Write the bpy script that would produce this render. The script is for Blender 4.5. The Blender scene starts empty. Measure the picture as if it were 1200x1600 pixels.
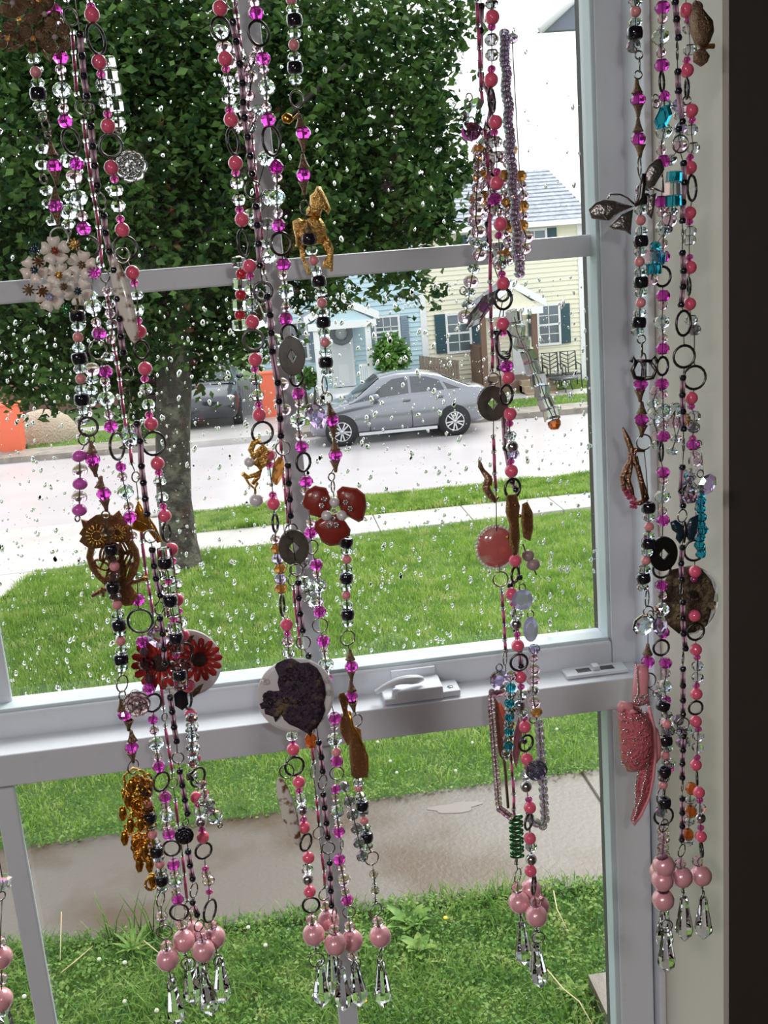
import bpy, bmesh, math, random
import numpy as np
from mathutils import Vector, Matrix

random.seed(7); rng = np.random.default_rng(7)
SC = bpy.context.scene; COL = SC.collection

# ------------------------------------------------------------------ camera
F = 1610.0
def nrm(v):
    v = np.array(v, float); return v/np.linalg.norm(v)
Zc = -nrm((538, 6643, F)); Xc = nrm((16300, -1710, F))
Xc = nrm(Xc - Zc*np.dot(Xc, Zc)); Yc = np.cross(Zc, Xc)
CAM = np.array((0.0, 0.0, 4.1))
cd = bpy.data.cameras.new('camera'); cam = bpy.data.objects.new('camera', cd); COL.objects.link(cam)
cd.sensor_fit = 'VERTICAL'; cd.sensor_height = 32.0; cd.lens = 32.0*F/1600; cd.clip_start = 0.02; cd.clip_end = 500
R = np.array([Xc, Yc, Zc])
M = Matrix([list(R[:, 0])+[CAM[0]], list(-R[:, 1])+[CAM[1]], [0, 0, 0, 0], [0, 0, 0, 1]])
right, up, back = R[:, 0], -R[:, 1], -R[:, 2]
M = Matrix([[right[i], up[i], back[i], CAM[i]] for i in range(3)]+[[0, 0, 0, 1]])
cam.matrix_world = M
SC.camera = cam

def P(px, py, Y):
    """point of the vertical plane y=Y seen at that place of the photograph"""
    d = R @ np.array((px-600.0, py-800.0, F)); return CAM + d*(Y/d[1])
def G(px, py, z=0.0):
    d = R @ np.array((px-600.0, py-800.0, F)); return CAM + d*((z-CAM[2])/d[2])
def mpp(px, py, Y):
    """metres per photo pixel there"""
    return float(np.dot(P(px, py, Y)-CAM, R[:, 2]))/F

# ------------------------------------------------------------------ world, lights, exposure
W = bpy.data.worlds.new('sky'); SC.world = W; W.use_nodes = True
nt = W.node_tree; nt.nodes.clear()
o = nt.nodes.new('ShaderNodeOutputWorld'); b = nt.nodes.new('ShaderNodeBackground')
tc = nt.nodes.new('ShaderNodeTexCoord'); mp = nt.nodes.new('ShaderNodeMapping'); nz = nt.nodes.new('ShaderNodeTexNoise')
cr = nt.nodes.new('ShaderNodeValToRGB')
mp.inputs['Scale'].default_value = (1, 1, 2.5); nz.inputs['Scale'].default_value = 1.6; nz.inputs['Detail'].default_value = 4
cr.color_ramp.elements[0].position = .3; cr.color_ramp.elements[0].color = (.80, .90, 1.0, 1)
cr.color_ramp.elements[1].position = .7; cr.color_ramp.elements[1].color = (1.0, 1.0, 1.0, 1)
nt.links.new(tc.outputs['Generated'], mp.inputs[0]); nt.links.new(mp.outputs[0], nz.inputs[0])
nt.links.new(nz.outputs[0], cr.inputs[0]); nt.links.new(cr.outputs[0], b.inputs[0]); nt.links.new(b.outputs[0], o.inputs[0])
b.inputs[1].default_value = 1.55
sd = bpy.data.lights.new('sun', 'SUN'); sd.energy = 2.6; sd.angle = math.radians(28); sd.color = (1, .97, .9)
sun = bpy.data.objects.new('sun', sd); COL.objects.link(sun)
sun.rotation_euler = Vector((-0.45, -0.80, -0.85)).to_track_quat('-Z', 'Y').to_euler()
# front fill lamp added behind the camera, and the phone's own small light
ad = bpy.data.lights.new('front_fill', 'AREA'); ad.energy = 32; ad.size = .5; ad.color = (1, .95, .93)
al = bpy.data.objects.new('front_fill', ad); COL.objects.link(al); al.location = (-1.2, -1.4, 5.0)
fd = bpy.data.lights.new('phone_light', 'POINT'); fd.energy = 2.3; fd.shadow_soft_size = .006; fd.color = (1, .98, .95)
fl = bpy.data.objects.new('phone_light', fd); COL.objects.link(fl); fl.location = (0.02, -.03, 4.13)
SC.view_settings.view_transform = 'Standard'; SC.view_settings.look = 'None'
SC.view_settings.exposure = 0.5; SC.view_settings.gamma = 1.0; SC.view_settings.use_curve_mapping = False
SC.cycles.max_bounces = 10; SC.cycles.transmission_bounces = 8; SC.cycles.transparent_max_bounces = 16
SC.cycles.caustics_reflective = False; SC.cycles.caustics_refractive = False
SC.cycles.sample_clamp_indirect = 6

# ------------------------------------------------------------------ materials
def mat(name, col, rough=.5, metal=0, trans=0, coat=0, ior=1.5, sub=0, noise=None, bump=None, film=0, alpha=None, emit=None, spec=None):
    m = bpy.data.materials.new(name); m.use_nodes = True; n = m.node_tree; p = n.nodes['Principled BSDF']
    I = p.inputs
    I['Base Color'].default_value = (*col, 1); I['Roughness'].default_value = rough; I['Metallic'].default_value = metal
    I['Transmission Weight'].default_value = trans; I['Coat Weight'].default_value = coat; I['IOR'].default_value = ior
    if coat: I['Coat Roughness'].default_value = .05
    if sub:
        I['Subsurface Weight'].default_value = sub; I['Subsurface Scale'].default_value = .004; I['Subsurface Radius'].default_value = (1, .5, .5)
    if film: I['Thin Film Thickness'].default_value = film; I['Thin Film IOR'].default_value = 1.9
    if emit: I['Emission Color'].default_value = (*emit[0], 1); I['Emission Strength'].default_value = emit[1]
    if spec is not None: I['Specular IOR Level'].default_value = spec
    tc = None
    if noise or bump:
        tc = n.nodes.new('ShaderNodeTexCoord')
    if noise:   # (scale, colour2, (lo, hi), detail)
        t = n.nodes.new('ShaderNodeTexNoise'); t.inputs['Scale'].default_value = noise[0]
        t.inputs['Detail'].default_value = noise[3] if len(noise) > 3 else 3
        r = n.nodes.new('ShaderNodeValToRGB'); r.color_ramp.elements[0].position, r.color_ramp.elements[1].position = noise[2]
        r.color_ramp.elements[0].color = (*col, 1); r.color_ramp.elements[1].color = (*noise[1], 1)
        n.links.new(tc.outputs['Object'], t.inputs[0]); n.links.new(t.outputs[0], r.inputs[0]); n.links.new(r.outputs[0], I['Base Color'])
    if bump:    # (scale, strength, distance)
        t = n.nodes.new('ShaderNodeTexNoise'); t.inputs['Scale'].default_value = bump[0]; t.inputs['Detail'].default_value = 4
        q = n.nodes.new('ShaderNodeBump'); q.inputs['Strength'].default_value = bump[1]; q.inputs['Distance'].default_value = bump[2]
        n.links.new(tc.outputs['Object'], t.inputs[0]); n.links.new(t.outputs[0], q.inputs['Height']); n.links.new(q.outputs[0], I['Normal'])
    return m
MT = {}
MT['vinyl'] = mat('white vinyl', (.72, .75, .81), .35, noise=(60, (.66, .68, .73), (.62, .8)), bump=(90, .05, .001))
MT['gasket'] = mat('glazing bead', (.62, .72, .76), .4)
MT['screw'] = mat('screw', (.3, .3, .3), .3, 1)
MT['reveal'] = mat('beige reveal paint', (.62, .57, .50), .6, bump=(40, .15, .002))
MT['darkwall'] = mat('dark taupe wall paint', (.042, .033, .026), .7, bump=(50, .3, .002))
MT['room'] = mat('room paint', (.22, .20, .18), .8)
MT['floor'] = mat('floor boards', (.12, .08, .05), .5)
MT['clear'] = mat('clear glass', (.97, .97, 1), .0, trans=1, ior=1.5)
MT['clearab'] = mat('clear aurora glass', (.95, .97, 1), .0, trans=1, ior=1.6, film=420)
MT['smoke'] = mat('smoky glass', (.35, .36, .40), .02, trans=.8, ior=1.6, film=300)
MT['palepink'] = mat('pale pink glass', (1, .72, .84), .03, trans=.95, ior=1.45)
MT['magenta'] = mat('magenta glass', (1, .10, .78), .06, trans=.8, ior=1.45, coat=.5)
MT['orchid'] = mat('orchid gloss', (.85, .15, .68), .15, trans=.15, coat=1, sub=.3)
MT['fuchsia'] = mat('fuchsia glass', (.95, .12, .50), .05, trans=.7, coat=1)
MT['coral'] = mat('coral pink gloss', (1, .15, .27), .18, coat=1, sub=.5)
MT['red'] = mat('red gloss', (.75, .03, .06), .15, trans=.3, coat=1)
MT['peach'] = mat('peach pink gloss', (.85, .33, .36), .2, coat=1, sub=.5)
MT['pearl'] = mat('pink pearl', (.95, .46, .52), .28, coat=1, metal=.15, sub=.3)
MT['white pearl'] = mat('white pearl', (.82, .78, .80), .25, coat=1, metal=.1)
MT['mauve pearl'] = mat('mauve stone', (.42, .30, .30), .35, coat=.5)
MT['black'] = mat('black gloss', (.008, .008, .015), .12, coat=1)
MT['bugle'] = mat('pink glass tube', (1, .62, .82), .12, trans=.3, ior=1.3, coat=.5)
MT['rose tube'] = mat('rose tube', (.95, .20, .42), .12, trans=.3, ior=1.3, coat=.5)
MT['wire'] = mat('wire', (.20, .17, .16), .3, 1)
MT['gunmetal'] = mat('gunmetal', (.13, .12, .12), .32, 1)
MT['steel'] = mat('steel', (.42, .39, .36), .25, 1)
MT['silver'] = mat('silver', (.75, .75, .78), .18, 1)
MT['bronze'] = mat('antique bronze', (.30, .19, .12), .32, 1, bump=(900, .8, .002))
MT['filigree'] = mat('dark gold filigree', (.33, .16, .07), .3, .9, bump=(1200, 1, .002), noise=(500, (.7, .42, .06), (.60, .72)))
MT['gold'] = mat('bright gold', (.82, .52, .16), .22, 1, bump=(700, .7, .002))
MT['deepgold'] = mat('deep gold', (.75, .38, .06), .22, 1)
MT['ochre'] = mat('amber glass', (.85, .38, .10), .05, trans=.6)
MT['orange'] = mat('orange glass', (.95, .22, .04), .05, trans=.6)
MT['lavender'] = mat('lavender glass', (.78, .70, 1), .04, trans=.92, film=350)
MT['lilac'] = mat('lilac milky glass', (.70, .68, 1), .2, trans=.55, ior=1.3, coat=.6)
MT['teal'] = mat('teal glass', (.05, .62, .85), .05, trans=.88)
MT['aqua'] = mat('aqua glass', (.40, .82, .92), .03, trans=.85)
MT['mauve'] = mat('mauve glass', (.86, .66, .82), .06, trans=.88, film=380)
MT['green'] = mat('green iridescent', (.08, .30, .12), .15, .8, film=500)
MT['cream'] = mat('cream enamel', (.80, .73, .66), .3, coat=.4, sub=.2)
MT['redenamel'] = mat('dark red enamel', (.28, .03, .02), .3, coat=.5, bump=(120, .3, .002))
MT['resin'] = mat('milky resin', (.88, .85, .87), .3, trans=.25, ior=1.3, coat=.4, sub=.3)
MT['roseglass'] = mat('frosted rose glass', (.97, .96, .97), .06, trans=.93, ior=1.18, coat=1)
MT['pinkrose'] = mat('pink wired rose glass', (.98, .80, .82), .06, trans=.88, ior=1.18, coat=1)
MT['clearresin'] = mat('clear resin', (.85, .84, .82), .05, trans=.75, ior=1.35)
MT['dried'] = mat('dried purple bloom', (.045, .022, .045), .7, noise=(90, (.22, .15, .07), (.52, .75)), bump=(300, 1, .003))
MT['driedbrown'] = mat('dried brown bloom', (.09, .06, .035), .7, noise=(90, (.36, .28, .15), (.45, .7)), bump=(300, 1, .003))
MT['redpetal'] = mat('pressed red petal', (.50, .03, .025), .6, noise=(120, (.30, .015, .01), (.4, .7)))
MT['darkcentre'] = mat('flower centre', (.05, .02, .015), .8, bump=(900, 1, .002))
MT['shell'] = mat('streaked shell', (.78, .73, .66), .3, coat=.5, noise=(130, (.20, .07, .03), (.5, .62)))
MT['donut'] = mat('dark shell donut', (.10, .085, .07), .25, coat=.7, noise=(120, (.05, .04, .035), (.4, .7)))
MT['blackdonut'] = mat('black donut', (.008, .007, .007), .3, coat=.7)
MT['sequin'] = mat('pink sequin cloth', (.72, .16, .20), .4, bump=(420, 1, .003), coat=.3)
MT['pinkcloth'] = mat('pink satin', (.85, .33, .38), .35)
MT['rhinestone'] = mat('rhinestone', (.85, .8, .8), .1, .9)
MT['pinkstone'] = mat('pink rhinestone', (.8, .15, .3), .1, .5, bump=(900, 1, .002))
MT['coralblush'] = mat('blush shell', (.70, .16, .15), .15, trans=.2, coat=1, noise=(60, (.85, .6, .5), (.55, .7)))
MT['butterfly'] = mat('silver butterfly wing', (.36, .33, .32), .25, .9, bump=(260, .8, .002))
MT['darkwing'] = mat('dark teal enamel', (.008, .03, .05), .2, coat=1, bump=(300, .6, .002))

# ------------------------------------------------------------------ mesh helpers
def TB(pts):
    return [tuple(float(x) for x in p) for p in pts]
class MB:
    """collects shapes in world coordinates; part() links them as one mesh object"""
    def __init__(s): s.v = []; s.f = []; s.sm = []
    def add(s, v, f, smooth=False):
        n = len(s.v); s.v += TB(v); s.f += [tuple(i+n for i in q) for q in f]; s.sm += [smooth]*len(f); return s
    def box(s, a, b_):
        x0, y0, z0 = [min(a[i], b_[i]) for i in range(3)]; x1, y1, z1 = [max(a[i], b_[i]) for i in range(3)]
        return s.add([(x0,y0,z0),(x1,y0,z0),(x1,y1,z0),(x0,y1,z0),(x0,y0,z1),(x1,y0,z1),(x1,y1,z1),(x0,y1,z1)],
                     [(0,3,2,1),(4,5,6,7),(0,1,5,4),(1,2,6,5),(2,3,7,6),(3,0,4,7)])
    def obox(s, c, ax, ay, az):
        c, ax, ay, az = map(np.array, (c, ax, ay, az))
        v = [c+i*ax+j*ay+k*az for k in (-1, 1) for j in (-1, 1) for i in (-1, 1)]
        return s.add(v, [(0,2,3,1),(4,5,7,6),(0,1,5,4),(1,3,7,5),(3,2,6,7),(2,0,4,6)])
    def tube(s, pts, r, n=8, closed=False, caps=True):
        pts = [np.array(p, float) for p in pts]; m = len(pts); rs = r if hasattr(r, '__len__') else [r]*m
        v = []; up0 = None
        for i, p in enumerate(pts):
            a = pts[(i-1) % m] if (closed or i > 0) else p; c = pts[(i+1) % m] if (closed or i < m-1) else p
            t = c-a; t = t/(np.linalg.norm(t)+1e-12)
            if up0 is None:
                up0 = np.cross(t, (0, 1, 0)) if abs(t[1]) < .9 else np.cross(t, (1, 0, 0))
            u = up0-t*np.dot(up0, t); u /= np.linalg.norm(u)+1e-12; w = np.cross(t, u); up0 = u
            for k in range(n):
                an = 2*math.pi*k/n; v.append(p+rs[i]*(math.cos(an)*u+math.sin(an)*w))
        f = []
        for i in range(m if closed else m-1):
            for k in range(n):
                f.append((i*n+k, i*n+(k+1) % n, ((i+1) % m)*n+(k+1) % n, ((i+1) % m)*n+k))
        s.add(v, f, True)
        if caps and not closed:
            b0 = len(s.v)-m*n
            s.f += [tuple(b0+k for k in reversed(range(n))), tuple(b0+(m-1)*n+k for k in range(n))]; s.sm += [False]*2
        return s
    def ring(s, c, rx, rz, r, n=24, k=8, yaw=0.0, twist=0, tilt=0.0):
        c = np.array(c, float); pts = []; rs = []
        for i in range(n):
            a = 2*math.pi*i/n; x, z = rx*math.cos(a), rz*math.sin(a)
            x, z = x*math.cos(tilt)-z*math.sin(tilt), x*math.sin(tilt)+z*math.cos(tilt)
            pts.append(c+np.array((x*math.cos(yaw), x*math.sin(yaw), z))); rs.append(r*(1.18 if twist and i % 2 else 1))
        return s.tube(pts, rs, k, closed=True)
    def ball(s, c, rx, ry=None, rz=None, n=14, m=9, smooth=True):
        ry = ry or rx; rz = rz or rx; v = [(c[0], c[1], c[2]+rz)]; f = []
        for i in range(1, m):
            th = math.pi*i/m
            for k in range(n):
                a = 2*math.pi*k/n; v.append((c[0]+rx*math.sin(th)*math.cos(a), c[1]+ry*math.sin(th)*math.sin(a), c[2]+rz*math.cos(th)))
        v.append((c[0], c[1], c[2]-rz))
        for k in range(n): f.append((0, 1+k, 1+(k+1) % n))
        for i in range(m-2):
            for k in range(n):
                a = 1+i*n+k; b2 = 1+i*n+(k+1) % n; f.append((a, a+n, b2+n, b2))
        e = len(v)-1
        for k in range(n): f.append((e, e-n+(k+1) % n, e-n+k))
        return s.add(v, f, smooth)
    def lathe(s, c, prof, n=16, smooth=True, axis='z', sx=1, phase=0, flute=0):
        """prof: (radius, height) top to bottom; closed on the axis when radius 0"""
        v = []; f = []
        for (r, h) in prof:
            for k in range(n):
                a = 2*math.pi*k/n+phase; rr = r*(1-flute*(k % 2))
                q = (rr*math.cos(a)*sx, rr*math.sin(a), h)
                if axis == 'y': q = (q[0], q[2], q[1])
                if axis == 'x': q = (q[2], q[1], q[0])
                v.append((c[0]+q[0], c[1]+q[1], c[2]+q[2]))
        for i in range(len(prof)-1):
            for k in range(n):
                f.append((i*n+k, (i+1)*n+k, (i+1)*n+(k+1) % n, i*n+(k+1) % n))
        return s.add(v, f, smooth)
    def plate(s, outline, Y, th, bulge=0.0):
        """outline in photo pixels, extruded in depth by th (metres), front face puffed by bulge"""
        pts = [P(x, y, Y) for x, y in outline]; c = sum(pts)/len(pts); n = len(pts)
        v = [p+np.array((0, th/2, 0)) for p in pts]+[p-np.array((0, th/2, 0)) for p in pts]
        v += [c+(p-c)*.72-np.array((0, th/2+bulge, 0)) for p in pts]
        v += [c-np.array((0, th/2+bulge*1.25, 0)), c+np.array((0, th/2, 0))]
        f = []
        for i in range(n):
            j = (i+1) % n
            f += [(i, j, n+j, n+i), (n+i, n+j, 2*n+j, 2*n+i), (2*n+i, 2*n+j, 3*n), (j, i, 3*n+1)]
        return s.add(v, f, bulge > 0)

def part(name, mb, material, parent=None, label=None, kind=None):
    me = bpy.data.meshes.new(name)
    off = np.array(parent['_o']) if parent is not None and '_o' in parent else np.zeros(3)
    v = np.array(mb.v, float)-off
    me.from_pydata(v.tolist(), [], mb.f); me.polygons.foreach_set('use_smooth', mb.sm)
    for m in (material if isinstance(material, (list, tuple)) else [material]): me.materials.append(m)
    bm = bmesh.new(); bm.from_mesh(me); bmesh.ops.recalc_face_normals(bm, faces=bm.faces); bm.to_mesh(me); bm.free()
    ob = bpy.data.objects.new(name, me); COL.objects.link(ob)
    if parent is not None: ob.parent = parent
    ob['_o'] = [float(x) for x in off] if parent is not None else [0.0, 0.0, 0.0]
    if label: ob['label'] = label
    if kind: ob['kind'] = kind
    return ob
def thing(name, label, cat, loc=(0, 0, 0), group=None):
    ob = bpy.data.objects.new(name, None); COL.objects.link(ob); ob.location = [float(x) for x in loc]
    ob.empty_display_size = .02; ob['label'] = label; ob['category'] = cat; ob['_o'] = [float(x) for x in loc]
    if group: ob['group'] = group
    return ob
def tag(ob, label, cat, group=None):
    ob['label'] = label; ob['category'] = cat
    if group: ob['group'] = group
    return ob
def struct(name, mb, m, parent=None):
    ob = part(name, mb, m, parent); ob['kind'] = 'structure'; return ob
def shell(name):
    ob = bpy.data.objects.new(name, None); COL.objects.link(ob); ob['kind'] = 'structure'; ob['_o'] = [0.0]*3; return ob
def cuboid(a, b_): return MB().box(a, b_)
def fastmesh(name, verts, faces, material, parent=None, smooth=False, kind='stuff'):
    me = bpy.data.meshes.new(name); nv = len(verts); k = faces.shape[1]; nf = len(faces)
    me.vertices.add(nv); me.vertices.foreach_set('co', np.asarray(verts, np.float32).ravel())
    me.loops.add(nf*k); me.loops.foreach_set('vertex_index', faces.astype(np.int32).ravel())
    me.polygons.add(nf); me.polygons.foreach_set('loop_start', np.arange(0, nf*k, k, dtype=np.int32))
    me.polygons.foreach_set('loop_total', np.full(nf, k, np.int32))
    if smooth: me.polygons.foreach_set('use_smooth', np.ones(nf, bool))
    me.update(calc_edges=True); me.materials.append(material)
    ob = bpy.data.objects.new(name, me); COL.objects.link(ob)
    if parent is not None: ob.parent = parent
    if kind: ob['kind'] = kind
    return ob

# ------------------------------------------------------------------ the room and the window
YW, YJ, YU = .77, .92, .96            # inner wall face, lower sash face, upper sash face
GU, GL = .985, .945                    # glass planes
XR = P(1131, 800, YW)[0]               # right reveal
xls = P(969, 1500, YJ)[0]; xrs = P(1021, 1500, YJ)[0]          # lower right stile
xlu = P(951, 800, YU)[0]; xru = P(988, 800, YU)[0]             # upper right stile
xmc = P(424-16, 212, GU)[0]                                    # centre muntin
xml = P(12-15, 1050, GU)[0]                                    # left muntin
mw = mpp(424, 300, GU)*16
zmun = P(480, 419, GU)[2]; mh = mpp(480, 419, GU)*17
zr1 = P(597, 1107, YJ)[2]; zr0 = P(597, 1155, YJ)[2]; zg = P(597, 1045, YU)[2]
ztop = zmun+(zmun-zg)+.02; XL = xml-(xmc-xml)-.06; zbot = 4.1-1.03
print('window', XL, XR, zbot, ztop, 'rail', zr1, zr0, zg, 'mun', zmun, xmc, xml)
zsill = zbot-.075; ZF, ZC = 2.5, 5.15
ZH = ztop+.07
# room shell
struct('wall_right', cuboid((XR, YW, ZF), (2.2, 1.12, ZC)), MT['darkwall'])
struct('wall_left', cuboid((-3.2, YW, ZF), (XL-.05, 1.12, ZC)), MT['darkwall'])
struct('wall_front', cuboid((XL-.05, YW, ZF), (XR, 1.12, zsill)), MT['darkwall'])
struct('wall_front', cuboid((XL-.05, YW, ZH), (XR, 1.12, ZC)), MT['darkwall'])
struct('trim_1', cuboid((XR-.001, YW-.0005, zsill), (XR+.004, 1.0, ZH)), MT['reveal'])
struct('trim_2', cuboid((XL-.0505, YW+.001, zsill), (XL-.045, 1.0, ZH)), MT['reveal'])
struct('wall_side', cuboid((2.2, -3.4, ZF), (2.35, 1.12, ZC)), MT['room'])
struct('wall_far_left', cuboid((-3.35, -3.4, ZF), (-3.2, 1.12, ZC)), MT['room'])
struct('wall_back', cuboid((-3.35, -3.55, ZF), (2.35, -3.4, ZC)), MT['room'])
struct('ceiling', cuboid((-3.35, -3.55, ZC), (2.35, 1.12, ZC+.1)), MT['room'])
struct('floor', cuboid((-3.35, -3.55, ZF-.1), (2.35, 1.12, ZF)), MT['floor'])
# window
win = shell('window_1'); V = MT['vinyl']
def bevel(ob, w=.0015, n=2):
    q = ob.modifiers.new('bevel', 'BEVEL'); q.width = w; q.segments = n; q.limit_method = 'ANGLE'; return ob
bevel(struct('frame_jamb', cuboid((xrs+.002, YJ-.012, zsill), (XR-.001, 1.02, ZH)), V, win))
bevel(struct('frame_jamb', cuboid((XL-.045, YJ-.012, zsill), (XL-.0, 1.02, ZH)), V, win))
bevel(struct('frame_head', cuboid((XL, YJ-.012, ztop+.02), (xrs+.002, 1.02, ZH)), V, win))
bevel(struct('frame_sill', cuboid((XL, YJ-.012, zsill), (xrs+.002, 1.03, zbot-.05)), V, win))
us = shell('upper_sash'); us.parent = win
struct('stile', cuboid((xlu, YU, zr1-.02), (XR-.002, GU+.02, ztop+.02)), V, us)
bevel(struct('stile', cuboid((XL, YU, zr1-.02), (XL+.035, GU+.02, ztop+.02)), V, us))
bevel(struct('bottom_rail', cuboid((XL+.035, YU, zr1-.028), (xlu, GU+.02, zg)), V, us), .003, 3)
bevel(struct('top_rail', cuboid((XL+.035, YU, ztop-.01), (xlu, GU+.02, ztop+.02)), V, us))
g = MT['gasket']
bevel(struct('glazing_bead', cuboid((xlu-.0035, YU+.004, zg), (xlu+.0005, GU, ztop-.01)), g, us), .001)
bevel(struct('glazing_bead', cuboid((XL+.035, YU+.004, zg-.0005), (xlu, GU, zg+.0035)), g, us), .001)
bevel(struct('muntin', cuboid((xmc-mw, GU-.004, zg), (xmc+mw, GU+.002, ztop-.01)), V, us), .002)
bevel(struct('muntin', cuboid((xml-mw, GU-.004, zg), (xml+mw, GU+.002, ztop-.01)), V, us), .002)
bevel(struct('muntin', cuboid((XL+.035, GU-.0042, zmun-mh), (xlu, GU+.0022, zmun+mh)), V, us), .002)
ls = shell('lower_sash'); ls.parent = win
bevel(struct('top_rail', cuboid((XL+.002, YJ, zr0), (xrs, YU-.001, zr1)), V, ls), .0012)
bevel(struct('stile', cuboid((xls, YJ, zbot-.05), (xrs, YU-.001, zr0)), V, ls), .002)
bevel(struct('stile', cuboid((XL+.002, YJ, zbot-.05), (XL+.035, YU-.001, zr0)), V, ls), .002)
bevel(struct('bottom_rail', cuboid((XL+.035, YJ, zbot-.05), (xls, YU-.001, zbot)), V, ls), .002)
xm2 = P(516-15, 1165, GL)[0]; xm3 = P(22-15, 1232, GL)[0]; mw2 = mpp(510, 1200, GL)*16
for x in (xm2, xm3):
    bevel(struct('muntin', cuboid((x-mw2, GL-.004, zbot), (x+mw2, GL+.002, zr0)), V, ls), .002)
bevel(struct('glazing_bead', cuboid((xls-.005, YJ+.004, zbot), (xls+.0005, GL, zr0)), g, ls), .001)
# glass
gm = bpy.data.materials.new('window glass'); gm.use_nodes = True; n = gm.node_tree; n.nodes.clear()
o_ = n.nodes.new('ShaderNodeOutputMaterial'); mx = n.nodes.new('ShaderNodeMixShader'); tr = n.nodes.new('ShaderNodeBsdfTransparent')
gl = n.nodes.new('ShaderNodeBsdfGlossy'); lw = n.nodes.new('ShaderNodeLayerWeight'); lw.inputs[0].default_value = .5; pw = n.nodes.new('ShaderNodeMath'); pw.operation = 'POWER'; pw.inputs[1].default_value = 5
fr = n.nodes.new('ShaderNodeMath'); fr.operation = 'MULTIPLY_ADD'; fr.inputs[1].default_value = .94; fr.inputs[2].default_value = .05
n.links.new(lw.outputs['Facing'], pw.inputs[0]); n.links.new(pw.outputs[0], fr.inputs[0])
tr.inputs[0].default_value = (.96, .975, .97, 1); gl.inputs['Roughness'].default_value = 0
n.links.new(fr.outputs[0], mx.inputs[0]); n.links.new(tr.outputs[0], mx.inputs[1]); n.links.new(gl.outputs[0], mx.inputs[2]); n.links.new(mx.outputs[0], o_.inputs[0])
def pane(x0, x1, z0, z1, y, par):
    return struct('pane', MB().add([(x0, y, z0), (x1, y, z0), (x1, y, z1), (x0, y, z1)], [(0, 1, 2, 3)]), gm, par)
pane(XL+.03, xlu+.002, zg-.005, ztop, GU+.006, us)
pane(XL+.03, xls+.002, zbot-.005, zr0+.005, GL+.006, ls)
# raindrops on the outer face: flattened water lenses
drop = mat('rain water', (1, 1, 1), 0, trans=1, ior=1.33)
def drops(name, n, box, y, rmin, rmax, par, clusters=0):
    x0, x1, z0, z1 = box; m1, k1 = 8, 3
    base = []; 
    for i in range(1, k1+1):
        th = math.pi/2*i/k1
        for k in range(m1): base.append((math.sin(th)*math.cos(2*math.pi*k/m1), math.cos(th), math.sin(th)*math.sin(2*math.pi*k/m1)))
    base = [(0, 1, 0)]+base+[(0, 0, 0)]; base = np.array(base); nb = len(base); e = nb-1
    fc = [(0, 1+k, 1+(k+1) % m1) for k in range(m1)]
    for i in range(k1-1):
        for k in range(m1):
            a = 1+i*m1+k; c = 1+i*m1+(k+1) % m1; fc += [(a, a+m1, c+m1), (a, c+m1, c)]
    fc += [(e, e-m1+(k+1) % m1, e-m1+k) for k in range(m1)]; fc = np.array(fc)
    cx = rng.uniform(x0, x1, n); cz = rng.uniform(z0, z1, n); r = rmin+(rmax-rmin)*rng.random(n)**3.2
    el = 1+rng.random(n)*.9*(r > rmin*1.5); th = rng.uniform(-.5, .25, n)
    B = base[None]*np.stack([r*.85, r*.55, r*el], 1)[:, None, :]
    bx = B[..., 0]*np.cos(th)[:, None]-B[..., 2]*np.sin(th)[:, None]; bz = B[..., 0]*np.sin(th)[:, None]+B[..., 2]*np.cos(th)[:, None]
    wob = 1+.25*np.sin(rng.uniform(0, 6, (n, 1))+3*np.arange(nb)[None]*.7)*(r > rmin*1.7)[:, None]
    vv = np.stack([cx[:, None]+bx*wob, y+B[..., 1], cz[:, None]+bz], -1).reshape(-1, 3)
    ff = (fc[None]+(np.arange(n)*nb)[:, None, None]).reshape(-1, 3)
    ob = fastmesh(name, vv, ff, drop, par, True); return ob
zrow = P(480, 300, GU)[2]
drops('raindrops', 5200, (XL+.04, xlu-.003, zg+.004, zmun-.02), GU+.0065, .00045, .0024, us)
drops('raindrops', 1100, (XL+.04, xlu-.003, zmun+.02, ztop-.02), GU+.0065, .0006, .0022, us)
drops('raindrops', 500, (P(600, 1450, GL)[0]-.1, xls-.003, zbot+.002, P(700, 1400, GL)[2]), GL+.0065, .0004, .0011, ls)
# sash lock
def lock():
    Y0 = YJ+.004; t = thing('sash_lock', 'white sash lock with a curved lever on the meeting rail', 'lock', (P(650, 1085, YJ)[0], YJ+.02, zr1+.0005))
    xa = P(601, 1098, YJ)[0]; xb = P(694, 1085, YJ)[0]; xc = P(722, 1085, YJ)[0]; z = zr1+.0006
    bevel(part('lock_base', MB().box((xa, Y0, z), (xa+.013, YU-.002, z+.006)).box((xa+.013, Y0, z), (xb, YU-.004, z+.013)).box((xb, Y0+.002, z), (xc, YU-.006, z+.006)), V, t), .0012)
    pts = []
    for i in range(9):
        u = i/8; pts.append((xa-.006+(xb-xa)*.80*u, Y0+.012-.006*math.sin(u*3), z+.010+.0135*math.sin(min(1, u*1.6)*1.57)-.005*u*u))
    bevel(part('lever', MB().tube(pts, [.0028, .003, .0032, .0035, .004, .0046, .005, .0045, .0025], 8), V, t), .0001)
    part('catch', MB().lathe((xa+.014, Y0+.006, z), [(0, .014), (.0045, .013), (.0055, .009), (.0055, 0)], 12), V, t)
    part('screw', MB().lathe(((xb+xc)/2, Y0+.012, z), [(0, .0066), (.0028, .0066), (.0032, .0056)], 12), MT['screw'], t, 'steel screw head')
    part('keeper', MB().box((xa+.012, YU-.0035, z), (xb-.002, YU-.0005, z+.021)), V, t)
lock()
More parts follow.
